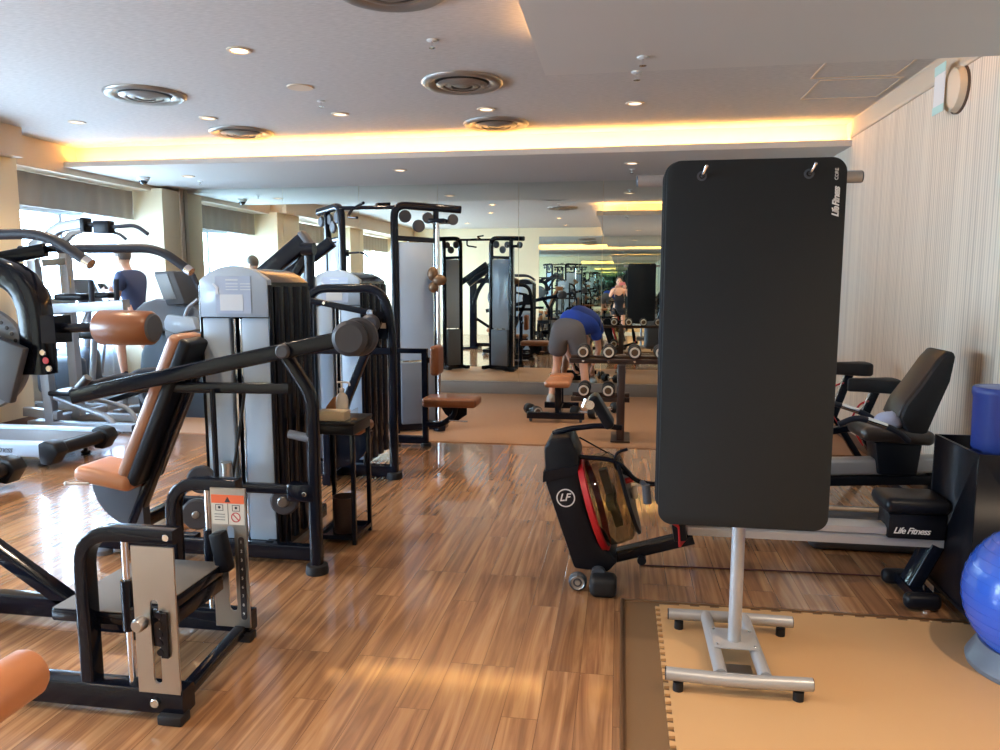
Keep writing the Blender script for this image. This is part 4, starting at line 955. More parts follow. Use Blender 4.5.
# foot boards
for s in (-1, 1):
    m = MB(); m.prism([(0.215, 0.63), (0.235, 0.63), (0.30, 0.44), (0.32, 0.27), (0.26, 0.26), (0.235, 0.40)], (0, YR+s*0.10+0.045, 0), (1,0,0), (0,0,1), 0.09); f_ = obj('foot_board', m, M['blackm'], t, bevel=0.006)
    m = MB(); m.rtube([(0.245, YR+s*0.10-0.05, 0.40), (0.29, YR+s*0.10, 0.36), (0.30, YR+s*0.10, 0.24)], 0.10, 0.012, 0.03, (1,0,0)); obj('foot_strap', m, M['red'], f_)['label'] = 'red foot strap'
m = MB(); m.rtube([(-0.06, YR, 0.115), (0.36, YR, 0.245)], 0.10, 0.05); obj('front_beam', m, M['black'], t)
m = MB(); m.cyl((0.11, YR-0.07, 0.13), (0.11, YR+0.07, 0.13), 0.022); obj('beam_knob', m, M['blackm'], t)
# rail and seat
m = MB(); m.sweep([(0.33, YR, 0.315), (1.495, YR, 0.315)], [(-.055,-.045),(.055,-.045),(.055,-.01),(.04,0.0),(.055,.01),(.055,.04),(.03,.05),(-.03,.05),(-.055,.04),(-.055,.01),(-.04,0),(-.055,-.01)]); obj('rail', m, M['standp'], t)
m = MB(); m.bb(1.24, 1.495, YR-0.075, YR+0.075, 0.31, 0.43); st = obj('seat_carriage', m, M['blackm'], t, bevel=0.01)
lettering('Life Fitness', 0.042, (1.262, YR-0.0762, 0.338), (1,0,0), (0,0,1), M['white'], st, shear=0.35, bold=0.0006, space=0.88)
obj('seat', MB().pad((1.355, YR, 0.475), (0.29, 0.24, 0.075), None, 0.034), M['blackm'], t)
m = MB(); m.rtube([(1.47, YR, 0.275), (1.38, YR, 0.07)], 0.12, 0.06, 0, (1,0,0)); m.bb(1.35, 1.44, YR-0.17, YR+0.17, 0.03, 0.075)
obj('rear_leg', m, M['black'], t, bevel=0)
m = MB()
for y in (YR-0.15, YR+0.15): m.pad((1.38, y, 0.045), (0.16, 0.07, 0.075), None, 0.03)
obj('rear_foot', m, M['blackm'], t)
m = MB()
for y in (YR-0.15, YR+0.15): m.lathe([(0, 0), (0.02, 0), (0.022, 0.012), (0, 0.014)], (1.40, y, 0), (0,0,1), 14)
obj('levelling_foot', m, M['chrome'], t)
m = MB(); m.rtube([(-0.10, YR-0.18, 0.07), (-0.10, YR+0.18, 0.07)], 0.07, 0.10, r=0.03); obj('front_cross_foot', m, M['greyd'], t)
m = MB(); m.pad((-0.075, YR-0.20, 0.05), (0.13, 0.12, 0.10), None, 0.03); obj('front_foot_shoe', m, M['rubber'], t)
for s in (-1, 1):
    w = obj('wheel', MB().disc((-0.20, YR+s*0.165, 0.045), (0,1,0), 0.045, 0.04, 32, 0.01), M['greyd'], t)
    obj('wheel_hub', MB().lathe([(0, 0.022), (0.012, 0.022), (0.014, 0.014), (0.03, 0.016), (0.034, 0.02), (0.036, 0.01), (0, 0.01)], (-0.20, YR+s*(0.165+0.005), 0.045), (0, s, 0), 24), M['wheelsteel'], w)
t.location.x += 0.018
# thin red cord on floor
m = MB(); a = atz(640, 566); b = atz(884, 577); m.tube([a+V((0,0,0.005)), a.lerp(b, 0.5)+V((0,0.01,0.005)), b+V((0,0,0.005))], 0.004, 0.3, 8)
tag(obj('floor_cord', m, M['cord']), 'thin dark red cord lying on the floor along the rower', 'cord')

# ------------------------------------------------------------------ foam floor, frame, stand, mats
FX, FY = 0.025, 3.46
m = MB(); m.bb(FX+0.02, XR-0.015, YB+0.01, FY-0.02, 0.0005, 0.008)
tag(obj('underlay_sheet', m, M['under'], smooth=False), 'olive brown underlay sheet under the tan foam flooring', 'underlay')
m = MB(); m.bb(FX, FX+0.02, YB+0.02, FY, 0, 0.014); m.bb(FX+0.02, XR-0.02, FY-0.02, FY, 0, 0.014)
tag(obj('edge_strip', m, M['trim'], bevel=0.003), 'thin brassy edge strip framing the foam floor corner', 'edge strip')
# puzzle foam: polygon with interlocking teeth on the left and far edges
ex, ey = 0.205, 3.405
def teeth(L, pitch=0.052, amp=0.02):
    o = []; n = int(L/pitch)
    for i in range(n):
        s = i*pitch
        o += [(s+pitch*0.30, 0), (s+pitch*0.22, amp), (s+pitch*0.78, amp), (s+pitch*0.70, 0)]
    return o
lt = teeth(4.9); bt = teeth(2.3, 0.09, 0.014)
poly = [(XR-0.03, YB+0.1), (XR-0.03, ey)]
poly += [(ex+(2.32-s), ey+a) for s, a in bt]
poly += [(ex, ey)]
poly += [(ex-a, ey-s-0.01) for s, a in lt]
poly += [(ex, YB+0.1)]
m = MB(); m.prism(poly, (0,0,0.0085), (1,0,0), (0,1,0), 0.010)
tag(obj('foam_floor_mat', m, M['eva'], smooth=False), 'tan puzzle-edged foam flooring under the mat stand', 'floor mat')
ZF = 0.0185
t = thing('mat_stand', 'silver metal stand with H-shaped tubular base holding black hanging mats', 'stand', (0.46, 2.9, ZF))
SX = 0.465
for Y, x0, x1, bow in ((2.66, 0.19, 0.70, 0.02), (3.17, 0.23, 0.74, 0.0)):
    m = MB(); m.tube([(x0, Y, ZF+0.062), (SX, Y-bow, ZF+0.064), (x1, Y, ZF+0.062)], 0.024, 0.12, 18); b_ = obj('base_tube', m, M['standp'], t)
    for x, s in ((x0, -1), (x1, 1)):
        obj('end_cap', MB().lathe([(0, 0.004), (0.022, 0.003), (0.0245, 0)], (x, Y, ZF+0.062), (s, 0, 0), 20), M['blackm'], b_)
        obj('rubber_foot', MB().lathe([(0, 0), (0.019, 0), (0.019, 0.034), (0, 0.04)], (x-s*0.045, Y, ZF), (0,0,1), 20), M['rubber'], b_)
for x in (SX-0.078, SX+0.078):
    obj('rail_tube', MB().tube([(x, 2.67, ZF+0.066), (x, 3.165, ZF+0.066)], 0.024, 0, 18), M['standp'], t)
pp = obj('centre_plate', MB().bb(SX-0.085, SX+0.085, 2.83, 3.0, ZF+0.088, ZF+0.094), M['standp'], t, bevel=0.002)
m = MB(); m.bb(SX-0.053, SX+0.053, 2.70, 2.83, ZF+0.02, ZF+0.03); obj('lower_plate', m, M['steel'], t, bevel=0.002)
m = MB()
for x in (-0.07, 0.07):
    for y in (2.85, 2.98): m.disc((SX+x, y, ZF+0.096), (0,0,1), 0.006, 0.005, 12)
obj('screw', m, M['chrome'], pp)
obj('pole', MB().cyl((SX, 2.90, ZF+0.09), (SX, 2.90, 1.90), 0.025), M['standp'], t)
zt = 1.875
tb = obj('top_bar', MB().tube([(0.055, 2.90, zt), (0.835, 2.90, zt)], 0.022, 0, 20), M['standp'], t)
for x, s in ((0.055, -1), (0.835, 1)): obj('end_cap', MB().lathe([(0, 0.006), (0.019, 0.005), (0.0225, 0)], (x, 2.90, zt), (s, 0, 0), 20), M['greyd'], tb)
MYF = 2.80
hx = (0.275, 0.635)
for x in hx:
    obj('hook', MB().tube([(x, 2.88, zt+0.002), (x, MYF-0.02, zt-0.002), (x+0.012, MYF-0.045, zt+0.03)], 0.006, 0.02, 12), M['chrome'], t)
    obj('hook', MB().tube([(x, 2.92, zt+0.002), (x, 3.03, zt-0.002), (x, 3.05, zt+0.03)], 0.006, 0.02, 12), M['chrome'], t)
def hang_mat(xc, y, lab, logo=False, w=0.607, h=1.33, th=0.012, ztop=1.93, dz=0.0, tilt=0.0):
    t = thing('exercise_mat', lab, 'mat', (xc, y, ztop-h), 'black mats on the stand')
    m = MB(); r = 0.052; k = 10; pts = []
    for (cx, cz, a0) in ((w/2-r, ztop-r, 0), (-w/2+r, ztop-r, PI/2), (-w/2+r, ztop-h+r, PI), (w/2-r, ztop-h+r, 1.5*PI)):
        for j in range(k+1): a = a0+PI/2*j/k; pts.append((xc+cx+r*math.cos(a), cz+r*math.sin(a)))
    m.prism(pts, (0, y+th/2, 0), (1,0,0), (0,0,1), th)
    b = obj('mat_sheet', m, M['mat'], t, bevel=0.003)
    for x in hx:
        obj('eyelet', MB().lathe([(0.010, 0), (0.017, 0), (0.017, 0.0025), (0.010, 0.0025), (0.010, 0)], (x, y-th/2, zt+0.0), (0,-1,0), 24), M['greyd'], t)
    if logo:
        a = at(838, 217, y-th/2); b2 = at(838, 180, y-th/2)
        lettering('Life Fitness', 0.031, (a.x, y-th/2-0.001, a.z), (0,0,1), (-1,0,0), M['white'], b, shear=0.35, bold=0.0011, space=0.78)
        lettering('CORE', 0.0165, (b2.x, y-th/2-0.001, b2.z), (0,0,1), (-1,0,0), M['white'], b, space=0.9)
    return t
hang_mat(0.457, MYF, 'black hanging exercise mat with white logo, frontmost on the silver stand', True)
hang_mat(0.450, MYF+0.022, 'black exercise mat hanging directly behind the front mat', h=1.29)
hang_mat(0.446, MYF+0.044, 'third black exercise mat behind the front two on the stand', h=1.28, ztop=1.92)
hang_mat(0.455, MYF+0.21, 'black exercise mat on the mirror side of the silver stand', h=1.29)
hang_mat(0.455, MYF+0.232, 'rearmost black exercise mat on the stand, facing the mirror', h=1.29)

# ------------------------------------------------------------------ black box, blue roller, ball
bx0, bx1, by0, by1, bz = 1.515, 2.0, 3.40, 3.86, 0.775
t = thing('storage_box', 'tall open-topped black storage box by the right wall', 'box', (1.75, 3.58, 0))
m = MB()
for a in ((bx0, bx1, by0, by0+.015), (bx0, bx1, by1-.015, by1), (bx0, bx0+.015, by0+.015, by1-.015), (bx1-.015, bx1, by0+.015, by1-.015)): m.bb(*a, 0.07, bz)
m.bb(bx0, bx1, by0, by1, 0.05, 0.07)
obj('box_body', m, M['blackm'], t, bevel=0.002)
m = MB()
for x in (bx0+0.05, bx1-0.05):
    for y in (by0+0.05, by1-0.05): m.lathe([(0,0.0),(0.022,0.0),(0.022,0.05),(0,0.05)], (x, y, 0.0 if y > FY+0.02 else 0.0), (0,0,1), 16)
obj('foot', m, M['rubber'], t)
t = thing('foam_roller', 'blue roller standing upright in the tall black box', 'roller', (1.66, 3.6, 0.1))
m = MB(); m.lathe([(0, 0), (0.095, 0), (0.112, 0.91), (0.118, 0.93), (0.118, 0.952), (0.112, 0.96), (0, 0.958)], (1.672, 3.58, 0.085), (0,0,1), 36); obj('roller_body', m, M['blued'], t)
obj('roller_cap', MB().lathe([(0, 0.003), (0.09, 0.002), (0.1, 0)], (1.672, 3.58, 0.085+0.958), (0,0,1), 32), mat('pale_blue_cap', srgb(120, 140, 196), 0.5), t)
t = thing('exercise_ball', 'shiny blue inflatable exercise ball on a grey ring at the right edge', 'ball', (1.64, 3.05, ZF))
bc = V((1.632, 3.02, ZF+0.29)); 
obj('ball', MB().ell(bc, (0.29, 0.29, 0.285), None, 64, 40), M['blue'], t)
m = MB()
for k in range(-9, 10):
    a = k*0.135; rr = 0.29*math.cos(a); zz = 0.285*math.sin(a)
    m.lathe([(rr-0.004, -0.0015), (rr+0.0015, 0), (rr-0.004, 0.0015)], bc+V((0,0,zz)), (0.0,0,1), 64)
obj('ball_ribs', m, M['blue'], t)
tag(obj('ball_ring', MB().lathe([(0.19, 0), (0.25, 0), (0.255, 0.02), (0.215, 0.095), (0.205, 0.095), (0.20, 0.08), (0.19, 0)], (1.625, 3.02, ZF), (0,0,1), 40), M['greyp']), 'grey plastic ring base under the blue exercise ball', 'ball base')

# ------------------------------------------------------------------ recumbent bike and upright bikes on the right
t = thing('recumbent_bike', 'recumbent exercise bike with tall black backrest by the striped wall', 'exercise bike', (1.6, 5.0, 0))
YQ = 4.95
m = MB(); m.rtube([(0.75, YQ, 0.30), (1.98, YQ, 0.385)], 0.12, 0.10, 0, (0,0,1), r=0.02); obj('rail', m, M['standp'], t)
m = MB(); m.rtube([(0.8, YQ, 0.22), (2.0, YQ, 0.29)], 0.10, 0.06); m.bb(0.75, 0.85, YQ-0.28, YQ+0.28, 0, 0.08); m.bb(1.9, 2.0, YQ-0.28, YQ+0.28, 0, 0.08); m.rtube([(1.95, YQ, 0.05), (1.95, YQ, 0.34)], 0.08, 0.08); m.rtube([(0.8, YQ, 0.05), (0.8, YQ, 0.30)], 0.08, 0.08); obj('base_frame', m, M['blackm'], t)
m = MB(); m.pad((0.72, YQ, 0.48), (0.50, 0.22, 0.55), None, 0.09); obj('drive_housing', m, M['greyd'], t)
m = MB(); m.tube([(0.72, YQ, 0.7), (0.80, YQ, 1.15)], 0.03); obj('console_post', m, M['black'], t)
obj('console', MB().pad((0.83, YQ, 1.22), (0.06, 0.34, 0.26), Matrix.Rotation(-0.4, 3, 'Y'), 0.02), M['blackm'], t)
m = MB(); m.prism([(-0.02, 0), (0.20, 0), (0.22, 0.20), (-0.05, 0.20)], (1.62, YQ+0.10, 0.32), (1,0,0), (0,0,1), 0.20); obj('seat_carriage', m, M['blackm'], t, bevel=0.01)
obj('seat_pad', MB().pad((1.68, YQ, 0.575), (0.42, 0.36, 0.09), Matrix.Rotation(0.05, 3, 'Y'), 0.04), M['leatherd'], t)
A = at(880, 432, YQ); 
bpts = [(0.0, 0.0), (-0.045, 0.10), (-0.02, 0.18), (0.06, 0.30), (0.14, 0.44), (0.185, 0.50), (0.215, 0.515), (0.235, 0.48), (0.215, 0.33), (0.16, 0.17), (0.11, 0.02), (0.08, -0.02)]
o_ = at(902, 430, YQ); o_.x -= 0.02
m = MB(); m.prism(bpts, (o_.x, YQ+0.17, o_.z), (1,0,0), (0,0,1), 0.34); bk = obj('backrest', m, M['rubber'], t, bevel=0.03)
obj('backrest_front', MB().sweep(fillet([(o_.x-0.048, YQ, o_.z+0.10), (o_.x-0.02, YQ, o_.z+0.185), (o_.x+0.06, YQ, o_.z+0.305), (o_.x+0.15, YQ, o_.z+0.455), (o_.x+0.19, YQ, o_.z+0.50)], 0.05), rrect(0.27, 0.02, 0.01), (-1,0,0)), M['leatherd'], bk)
m = MB(); m.rtube([(o_.x+0.06, YQ, o_.z+0.06), (o_.x+0.10, YQ, o_.z-0.05), (o_.x-0.05, YQ, o_.z-0.12), (1.70, YQ, 0.50)], 0.07, 0.05, 0.06, (0,1,0)); obj('backrest_bracket', m, M['black'], t)
for s in (-1, 1):
    m = MB(); m.tube([(1.72, YQ+s*0.20, 0.56), (1.62, YQ+s*0.27, 0.64), (1.40, YQ+s*0.27, 0.71), (1.30, YQ+s*0.27, 0.66)], 0.018, 0.06); h_ = obj('side_handle', m, M['foam'], t)
    obj('pulse_sensor', MB().tube([(1.57, YQ+s*0.27, 0.658), (1.46, YQ+s*0.27, 0.693)], 0.0195), M['chrome'], h_)
m = MB(); m.ell((1.66, YQ-0.05, 0.655), (0.09, 0.09, 0.055)); m.ell((1.72, YQ-0.02, 0.67), (0.07, 0.06, 0.05)); tag(obj('towel', m, M['towel']), 'crumpled pale lilac towel on the recumbent bike seat', 'towel')
m = MB()
for s in (-1, 1): m.pad((0.95+s*0.1, YQ+s*0.18, 0.28+s*0.08), (0.12, 0.09, 0.04), None, 0.015); m.cyl((0.85, YQ, 0.38), (0.95+s*0.1, YQ+s*0.12, 0.28+s*0.08), 0.012)
obj('pedal', m, M['greyd'], t)
def upright_bike(x, y, zs, lab, mirror=1):
    t = thing('spin_bike', lab, 'exercise bike', (x, y, 0), 'upright bikes by the striped wall')
    m = MB()
    pts = [(0.15, 0.0), (0.14, 0.085), (0.09, 0.10), (0.0, 0.06), (-0.08, 0.025), (-0.16, 0.018), (-0.16, -0.018), (-0.08, -0.025), (0.0, -0.06), (0.09, -0.10), (0.14, -0.085)]
    m.prism([(a*1.15, b*1.1) for a, b in pts], (x, y, zs-0.03), (1,0,0), (0,1,0), 0.10); obj('saddle', m, M['rubber'], t, bevel=0.035)
    m = MB(); m.rtube([(x+0.02, y, zs), (x-0.10, y, 0.42)], 0.05, 0.06, 0, (0,1,0)); obj('seat_post', m, M['black'], t)
    m = MB(); m.cyl((x-0.035, y-0.03, zs-0.03), (x-0.135, y-0.03, 0.45), 0.006); obj('height_scale', m, M['chrome'], t)
    m = MB(); m.rtube([(x+0.15, y, 0.06), (x-0.10, y, 0.46), (x-0.55, y, 0.36), (x-0.75, y, 0.06)], 0.05, 0.07, 0.08, (0,1,0)); m.rtube([(x+0.18, y-0.25, 0.04), (x+0.18, y+0.25, 0.04)], 0.06, 0.06); m.rtube([(x-0.78, y-0.25, 0.04), (x-0.78, y+0.25, 0.04)], 0.06, 0.06); m.rtube([(x-0.55, y, 0.34), (x-0.66, y, 1.0)], 0.05, 0.06, 0, (0,1,0)); obj('frame', m, M['black'], t)
    obj('flywheel', MB().disc((x-0.60, y, 0.30), (0,1,0), 0.23, 0.03, 40), M['steel'], t)
    m = MB(); m.tube([(x-0.02, y-0.02, zs-0.09), (x-0.10, y-0.03, zs-0.11), (x-0.16, y-0.03, zs-0.24), (x-0.10, y-0.03, zs-0.36), (x-0.06, y-0.03, zs-0.42)], 0.007, 0.06); obj('red_cable', m, M['red'], t)
    m = MB(); m.tube([(x-0.50, y-0.2, 1.06), (x-0.68, y-0.2, 1.04), (x-0.68, y+0.2, 1.04), (x-0.50, y+0.2, 1.06)], 0.016, 0.06); obj('handlebar', m, M['foam'], t)
p1 = at(874, 388, 5.75); p2 = at(848, 371, 6.25)
upright_bike(p1.x, 5.75, p1.z, 'exercise bike with wide black saddle, nearer of the two behind the mat'); upright_bike(p2.x, 6.25, p2.z, 'exercise bike with black saddle, farther of the two behind the mat')
# grey kettle-like bag / mat heap under the bikes
m = MB(); m.pad((1.45, 4.45, 0.10), (0.75, 0.30, 0.20), None, 0.06); t = thing('step_platform', 'low dark grey step box on the floor behind the rower', 'step box', (1.45, 4.4, 0))
obj('step_top', m, M['greyd'], t); obj('step_handle', MB().tube([(1.15, 4.36, 0.195), (1.17, 4.36, 0.235), (1.50, 4.36, 0.235), (1.56, 4.36, 0.195)], 0.012, 0.03), M['beige'], t)

# ------------------------------------------------------------------ treadmills on the left
def treadmill(x_end, y, label, hidden=False):
    t = thing('treadmill', label, 'treadmill', (x_end-1.0, y, 0), 'treadmills facing the windows')
    L = 1.75; w = 0.72; x0 = x_end-L
    m = MB(); m.bb(x0, x_end-0.02, y-w/2+0.10, y+w/2-0.10, 0.09, 0.19); obj('deck', m, M['greyd'], t, bevel=0.01)
    m = MB(); m.bb(x0+0.1, x_end-0.05, y-w/2+0.13, y+w/2-0.13, 0.19, 0.20); obj('belt', m, mat('grey_running_belt', srgb(96, 98, 104), 0.55, bump=0.3, bscale=300), t, bevel=0.003)
    for s in (-1, 1):
        m = MB(); m.rtube([(x0, y+s*(w/2-0.05), 0.16), (x_end-0.06, y+s*(w/2-0.05), 0.16)], 0.10, 0.12, 0, (0,0,1), r=0.02); r_ = obj('side_rail', m, M['shroud'], t)
        if s < 0: lettering('Life Fitness', 0.075, (x_end-0.60, y-w/2-0.001, 0.135), (1,0,0), (0,0,1), M['greyd'], r_, shear=0.35, space=0.85)
        m = MB(); m.prism([(0,0.03),(0.0,0.125),(0.05,0.15),(0.14,0.13),(0.18,0.06),(0.10,-0.05),(0.02,-0.04)], (x_end-0.08, y+s*(w/2-0.05)+0.065, 0.09), (1,0,0), (0,0,1), 0.13); obj('end_cap', m, M['blackm'], t, bevel=0.012)
    m = MB(); m.cyl((x_end, y-w/2+0.1, 0.15), (x_end, y+w/2-0.1, 0.15), 0.055); obj('rear_roller', m, M['blackm'], t)
    m = MB()
    for s in (-1, 1): m.cyl((x_end-0.15, y+s*0.25, 0.0), (x_end-0.15, y+s*0.25, 0.10), 0.018); m.disc((x_end-0.15, y+s*0.25, 0.012), (0,0,1), 0.04, 0.02)
    for s in (-1, 1): m.disc((x0+0.1, y+s*0.25, 0.05), (0,1,0), 0.05, 0.03)
    obj('levelling_foot', m, M['rubber'], t)
    m = MB(); m.pad((x0+0.05, y, 0.19), (0.45, w-0.1, 0.26), None, 0.07); obj('motor_cover', m, M['greyp'], t)
    for s in (-1, 1):
        m = MB(); m.rtube([(x0+0.12, y+s*(w/2-0.04), 0.1), (x0+0.02, y+s*(w/2-0.04), 1.22)], 0.06, 0.09, 0, (0,1,0)); m.tube([(x0+0.05, y+s*(w/2-0.04), 1.02), (x0+0.55, y+s*(w/2-0.04), 0.98)], 0.022); obj('upright', m, M['grey'], t)
    obj('console', MB().pad((x0+0.02, y, 1.30), (0.10, 0.72, 0.36), Matrix.Rotation(-0.5, 3, 'Y'), 0.03), M['greyd'], t)
    return t
treadmill(-4.52, 5.62, 'treadmill with light side rail, its rear end showing at the left edge')
treadmill(-4.42, 4.45, 'treadmill showing only a dark rear corner at the left edge')
# ------------------------------------------------------------------ dip / chin assist frame
t = thing('dip_machine', 'tall silver dip and chin-up machine with black grips by the window', 'exercise machine', (-5.3, 6.9, 0))
YD = 6.75; YD2 = 7.15
def pt(x, y, Y): return at(x, y, Y)
m = MB(); a = pt(32, 248, YD); b = pt(53, 428, YD); a2 = pt(64, 243, YD2); b2 = pt(80, 428, YD2)
b.z = max(b.z, 0.08); b2.z = max(b2.z, 0.08)
m.rtube([b, a], 0.10, 0.09, 0, (0,1,0)); 
lad = obj('upright', m, M['grey'], t)
m = MB(); m.rtube([b2, a2], 0.10, 0.09, 0, (0,1,0)); obj('upright', m, M['grey'], t)
m = MB(); m.rtube([pt(40, 264, YD), pt(66, 262, YD2)], 0.05, 0.07); m.rtube([pt(45, 303, YD), pt(70, 303, YD2)], 0.05, 0.07); obj('rung', m, M['steel'], t)
m = MB(); m.rtube([pt(50, 236, YD), pt(60, 228, YD), pt(84, 224, YD)], 0.07, 0.10, 0.06, (0,0,1)); m.rtube([a, pt(46, 238, YD)], 0.07, 0.09); m.rtube([a2, pt(72, 234, YD2), pt(90, 228, YD2)], 0.06, 0.06, 0.05); obj('top_arm', m, M['grey'], t)
m = MB(); m.box(pt(86, 226, YD), (0.05, 0.12, 0.14)); m.tube([pt(84, 225, YD), pt(98, 226, YD)], 0.025); m.box(pt(104, 228, YD), (0.17, 0.10, 0.12)); obj('grip_block', m, M['blackm'], t, bevel=0.01)
m = MB(); m.tube([pt(112, 228, YD), pt(136, 226, YD), pt(148, 235, YD)], 0.019, 0.08); obj('chin_grip', m, M['foam'], t)
m = MB(); m.tube([pt(100, 229, YD2), pt(120, 235, YD2), pt(126, 240, YD2)], 0.016, 0.05); obj('chin_grip', m, M['foam'], t)
m = MB(); m.rtube([pt(48, 310, YD), pt(125, 306, YD)], 0.07, 0.10, 0, (0,0,1)); obj('dip_arm', m, M['grey'], t)
m = MB(); m.rtube([pt(66, 308, YD2+0.1), pt(128, 304, YD2+0.1)], 0.06, 0.08, 0, (0,0,1)); obj('dip_arm', m, M['grey'], t)
for (x, y0, y1, Y) in ((92, 302, 281, YD), (117, 300, 280, YD2)):
    m = MB(); m.tube([pt(x, y0+2, Y), pt(x-1, y1, Y)], 0.027); obj('dip_grip', m, M['foam'], t)
obj('elbow_pad', MB().pad(pt(73, 298, YD), (0.33, 0.16, 0.07), None, 0.03), M['blackm'], t)
obj('elbow_pad', MB().pad(pt(103, 296, YD2), (0.25, 0.15, 0.06), None, 0.03), M['blackm'], t)
m = MB(); m.box(pt(82, 392, YD+0.1), (0.45, 0.42, 0.05)); obj('knee_platform', m, M['blackm'], t, bevel=0.015)
m = MB(); m.tube([pt(55, 398, YD), pt(92, 412, YD), pt(110, 418, YD), pt(120, 437, YD)], 0.03, 0.1); m.tube([pt(95, 400, YD2), pt(128, 408, YD2), pt(140, 425, YD2)], 0.025, 0.1); obj('step_bar', m, M['grey'], t)
m = MB(); m.rtube([(b.x-0.25, YD, 0.05), (b.x+0.95, YD, 0.05)], 0.09, 0.08); m.rtube([(b.x-0.25, YD2+0.1, 0.05), (b.x+0.95, YD2+0.1, 0.05)], 0.09, 0.08); m.rtube([(b.x-0.2, YD, 0.05), (b.x-0.2, YD2+0.1, 0.05)], 0.09, 0.08); m.rtube([pt(26, 412, YD), pt(60, 416, YD)], 0.08, 0.09); obj('base_frame', m, M['grey'], t)
m = MB()
for y in (YD, YD2+0.1): m.pad((b.x+0.98, y, 0.045), (0.14, 0.11, 0.09), None, 0.03)
obj('rubber_foot', m, M['rubber'], t)
m = MB(); m.bb(b2.x-0.09, b2.x+0.02, YD2+0.05, YD2+0.10, 1.28, 1.5); obj('yellow_sticker', MB().box(pt(69.5, 283, YD2-0.02), (0.03, 0.004, 0.12)), mat('yellow_sticker', srgb(222, 196, 84), 0.5), t, smooth=False)

# ------------------------------------------------------------------ ellipticals
def elliptical(t, ox, Y, f):
    """big rounded drive housing, console, swinging poles. f=1 faces -X"""
    def P(x, y, dy=0): return at(x, y, Y+dy)
    return P
t = thing('elliptical_trainer', 'dark grey elliptical trainer with tilted console left of the pale tower', 'cross trainer', (-5.0, 7.6, 0))
YE = 7.74
P = lambda x, y, dy=0: at(x, y, YE+dy)
def poly_px(pts, Y, th):
    m = MB(); q = [at(x, y, Y) for x, y in pts]
    m.prism([(p.x, p.z) for p in q][::-1], (0, Y+th/2, 0), (1,0,0), (0,0,1), th); return m
obj('upper_housing', poly_px([(136,330),(140,312),(150,303),(164,299),(182,302),(200,306),(214,316),(216,345),(196,352),(182,336),(168,330),(150,340)], YE, 0.30), M['greyp'], t, bevel=0.04)
obj('drive_housing', poly_px([(146,395),(149,352),(158,332),(176,332),(205,345),(220,380),(222,428),(150,428)], YE+0.05, 0.34), mat('blue_grey_housing', srgb(60, 76, 92), 0.35, coat=0.2), t, bevel=0.05)
obj('drive_disc', MB().disc(P(176, 334, -0.20), (0.1,-1,0.0), 0.115, 0.05, 40, 0.015), M['greyp'], t)
obj('drive_disc', MB().lathe([(0.19,0),(0.235,0),(0.235,0.02),(0.19,0.02),(0.19,0)], P(158, 392, -0.2), (0,-1,0), 40), M['shroud'], t)
cs = obj('console', poly_px([(165,273),(184,272),(196,304),(178,306)], YE-0.06, 0.42), M['greyd'], t, bevel=0.015)
m = MB(); m.prism([(p.x, p.z) for p in (P(170,276),P(182,275),P(191,299),P(179,300))][::-1], (0, YE-0.275, 0), (1,0,0), (0,0,1), 0.008); obj('display', m, M['screeng'], cs, smooth=False)
obj('bottle_tray', poly_px([(167,322),(170,315),(196,318),(200,330),(178,334),(168,330)], YE-0.18, 0.14), M['shroud'], t, bevel=0.02)
m = MB(); m.tube([P(198,300,-0.2), P(188,308,-0.2), P(184,320,-0.2)], 0.02, 0.05); m.tube([P(205,285,0.25), P(196,290,0.25), P(198,330,0.2), P(206,380,0.15)], 0.022, 0.06); obj('arm_pole', m, M['grey'], t)
m = MB(); m.tube([P(193,276,-0.2), P(200,292,-0.2)], 0.028); obj('arm_grip', m, M['foam'], t)
m = MB(); m.rtube([P(110,402,-0.2), P(160,385,-0.2), P(205,370,-0.2)], 0.09, 0.06, 0.1); m.rtube([P(125,395,0.2), P(165,380,0.2), P(215,375,0.2)], 0.09, 0.06, 0.1); obj('pedal_arm', m, M['blackm'], t)
q = P(135,436); m = MB(); m.rtube([(q.x, YE-0.3, 0.05), (q.x, YE+0.3, 0.05)], 0.08, 0.08); m.rtube([(q.x, YE, 0.06), (q.x+1.3, YE, 0.06)], 0.10, 0.08); m.rtube([(q.x+1.3, YE-0.3, 0.05), (q.x+1.3, YE+0.3, 0.05)], 0.08, 0.08)
m.tube([(q.x+0.05, YE-0.2, 0.08), (q.x+0.05, YE-0.2, 0.25), P(118,400,-0.2)], 0.025, 0.08)
obj('base_frame', m, M['grey'], t)

t = thing('elliptical_trainer', 'elliptical trainer facing the window with the man in navy on it', 'cross trainer', (-5.9, 8.4, 0))
YE2 = 8.35
XE = at(128, 300, YE2).x
m = MB(); m.rtube([(XE-0.9, YE2-0.05, 0.07), (XE+0.7, YE2-0.05, 0.07)], 0.12, 0.10); m.rtube([(XE-0.9, YE2-0.33, 0.06), (XE-0.9, YE2+0.3, 0.06)], 0.09, 0.09); m.rtube([(XE+0.7, YE2-0.33, 0.06), (XE+0.7, YE2+0.3, 0.06)], 0.09, 0.09); obj('base_frame', m, M['grey'], t)
obj('drive_housing', MB().pad((XE-0.72, YE2, 0.40), (0.50, 0.30, 0.62), None, 0.12), M['greyd'], t)
m = MB(); m.tube([(XE-0.62, YE2, 0.6), (XE-0.55, YE2, 1.25)], 0.05); obj('mast', m, M['grey'], t)
cs = obj('console', MB().pad((XE-0.56, YE2, 1.38), (0.07, 0.40, 0.34), Matrix.Rotation(-0.45, 3, 'Y'), 0.03), M['greyd'], t)
obj('console_tray', MB().pad((XE-0.50, YE2, 1.21), (0.34, 0.42, 0.08), None, 0.035), M['blackm'], t)
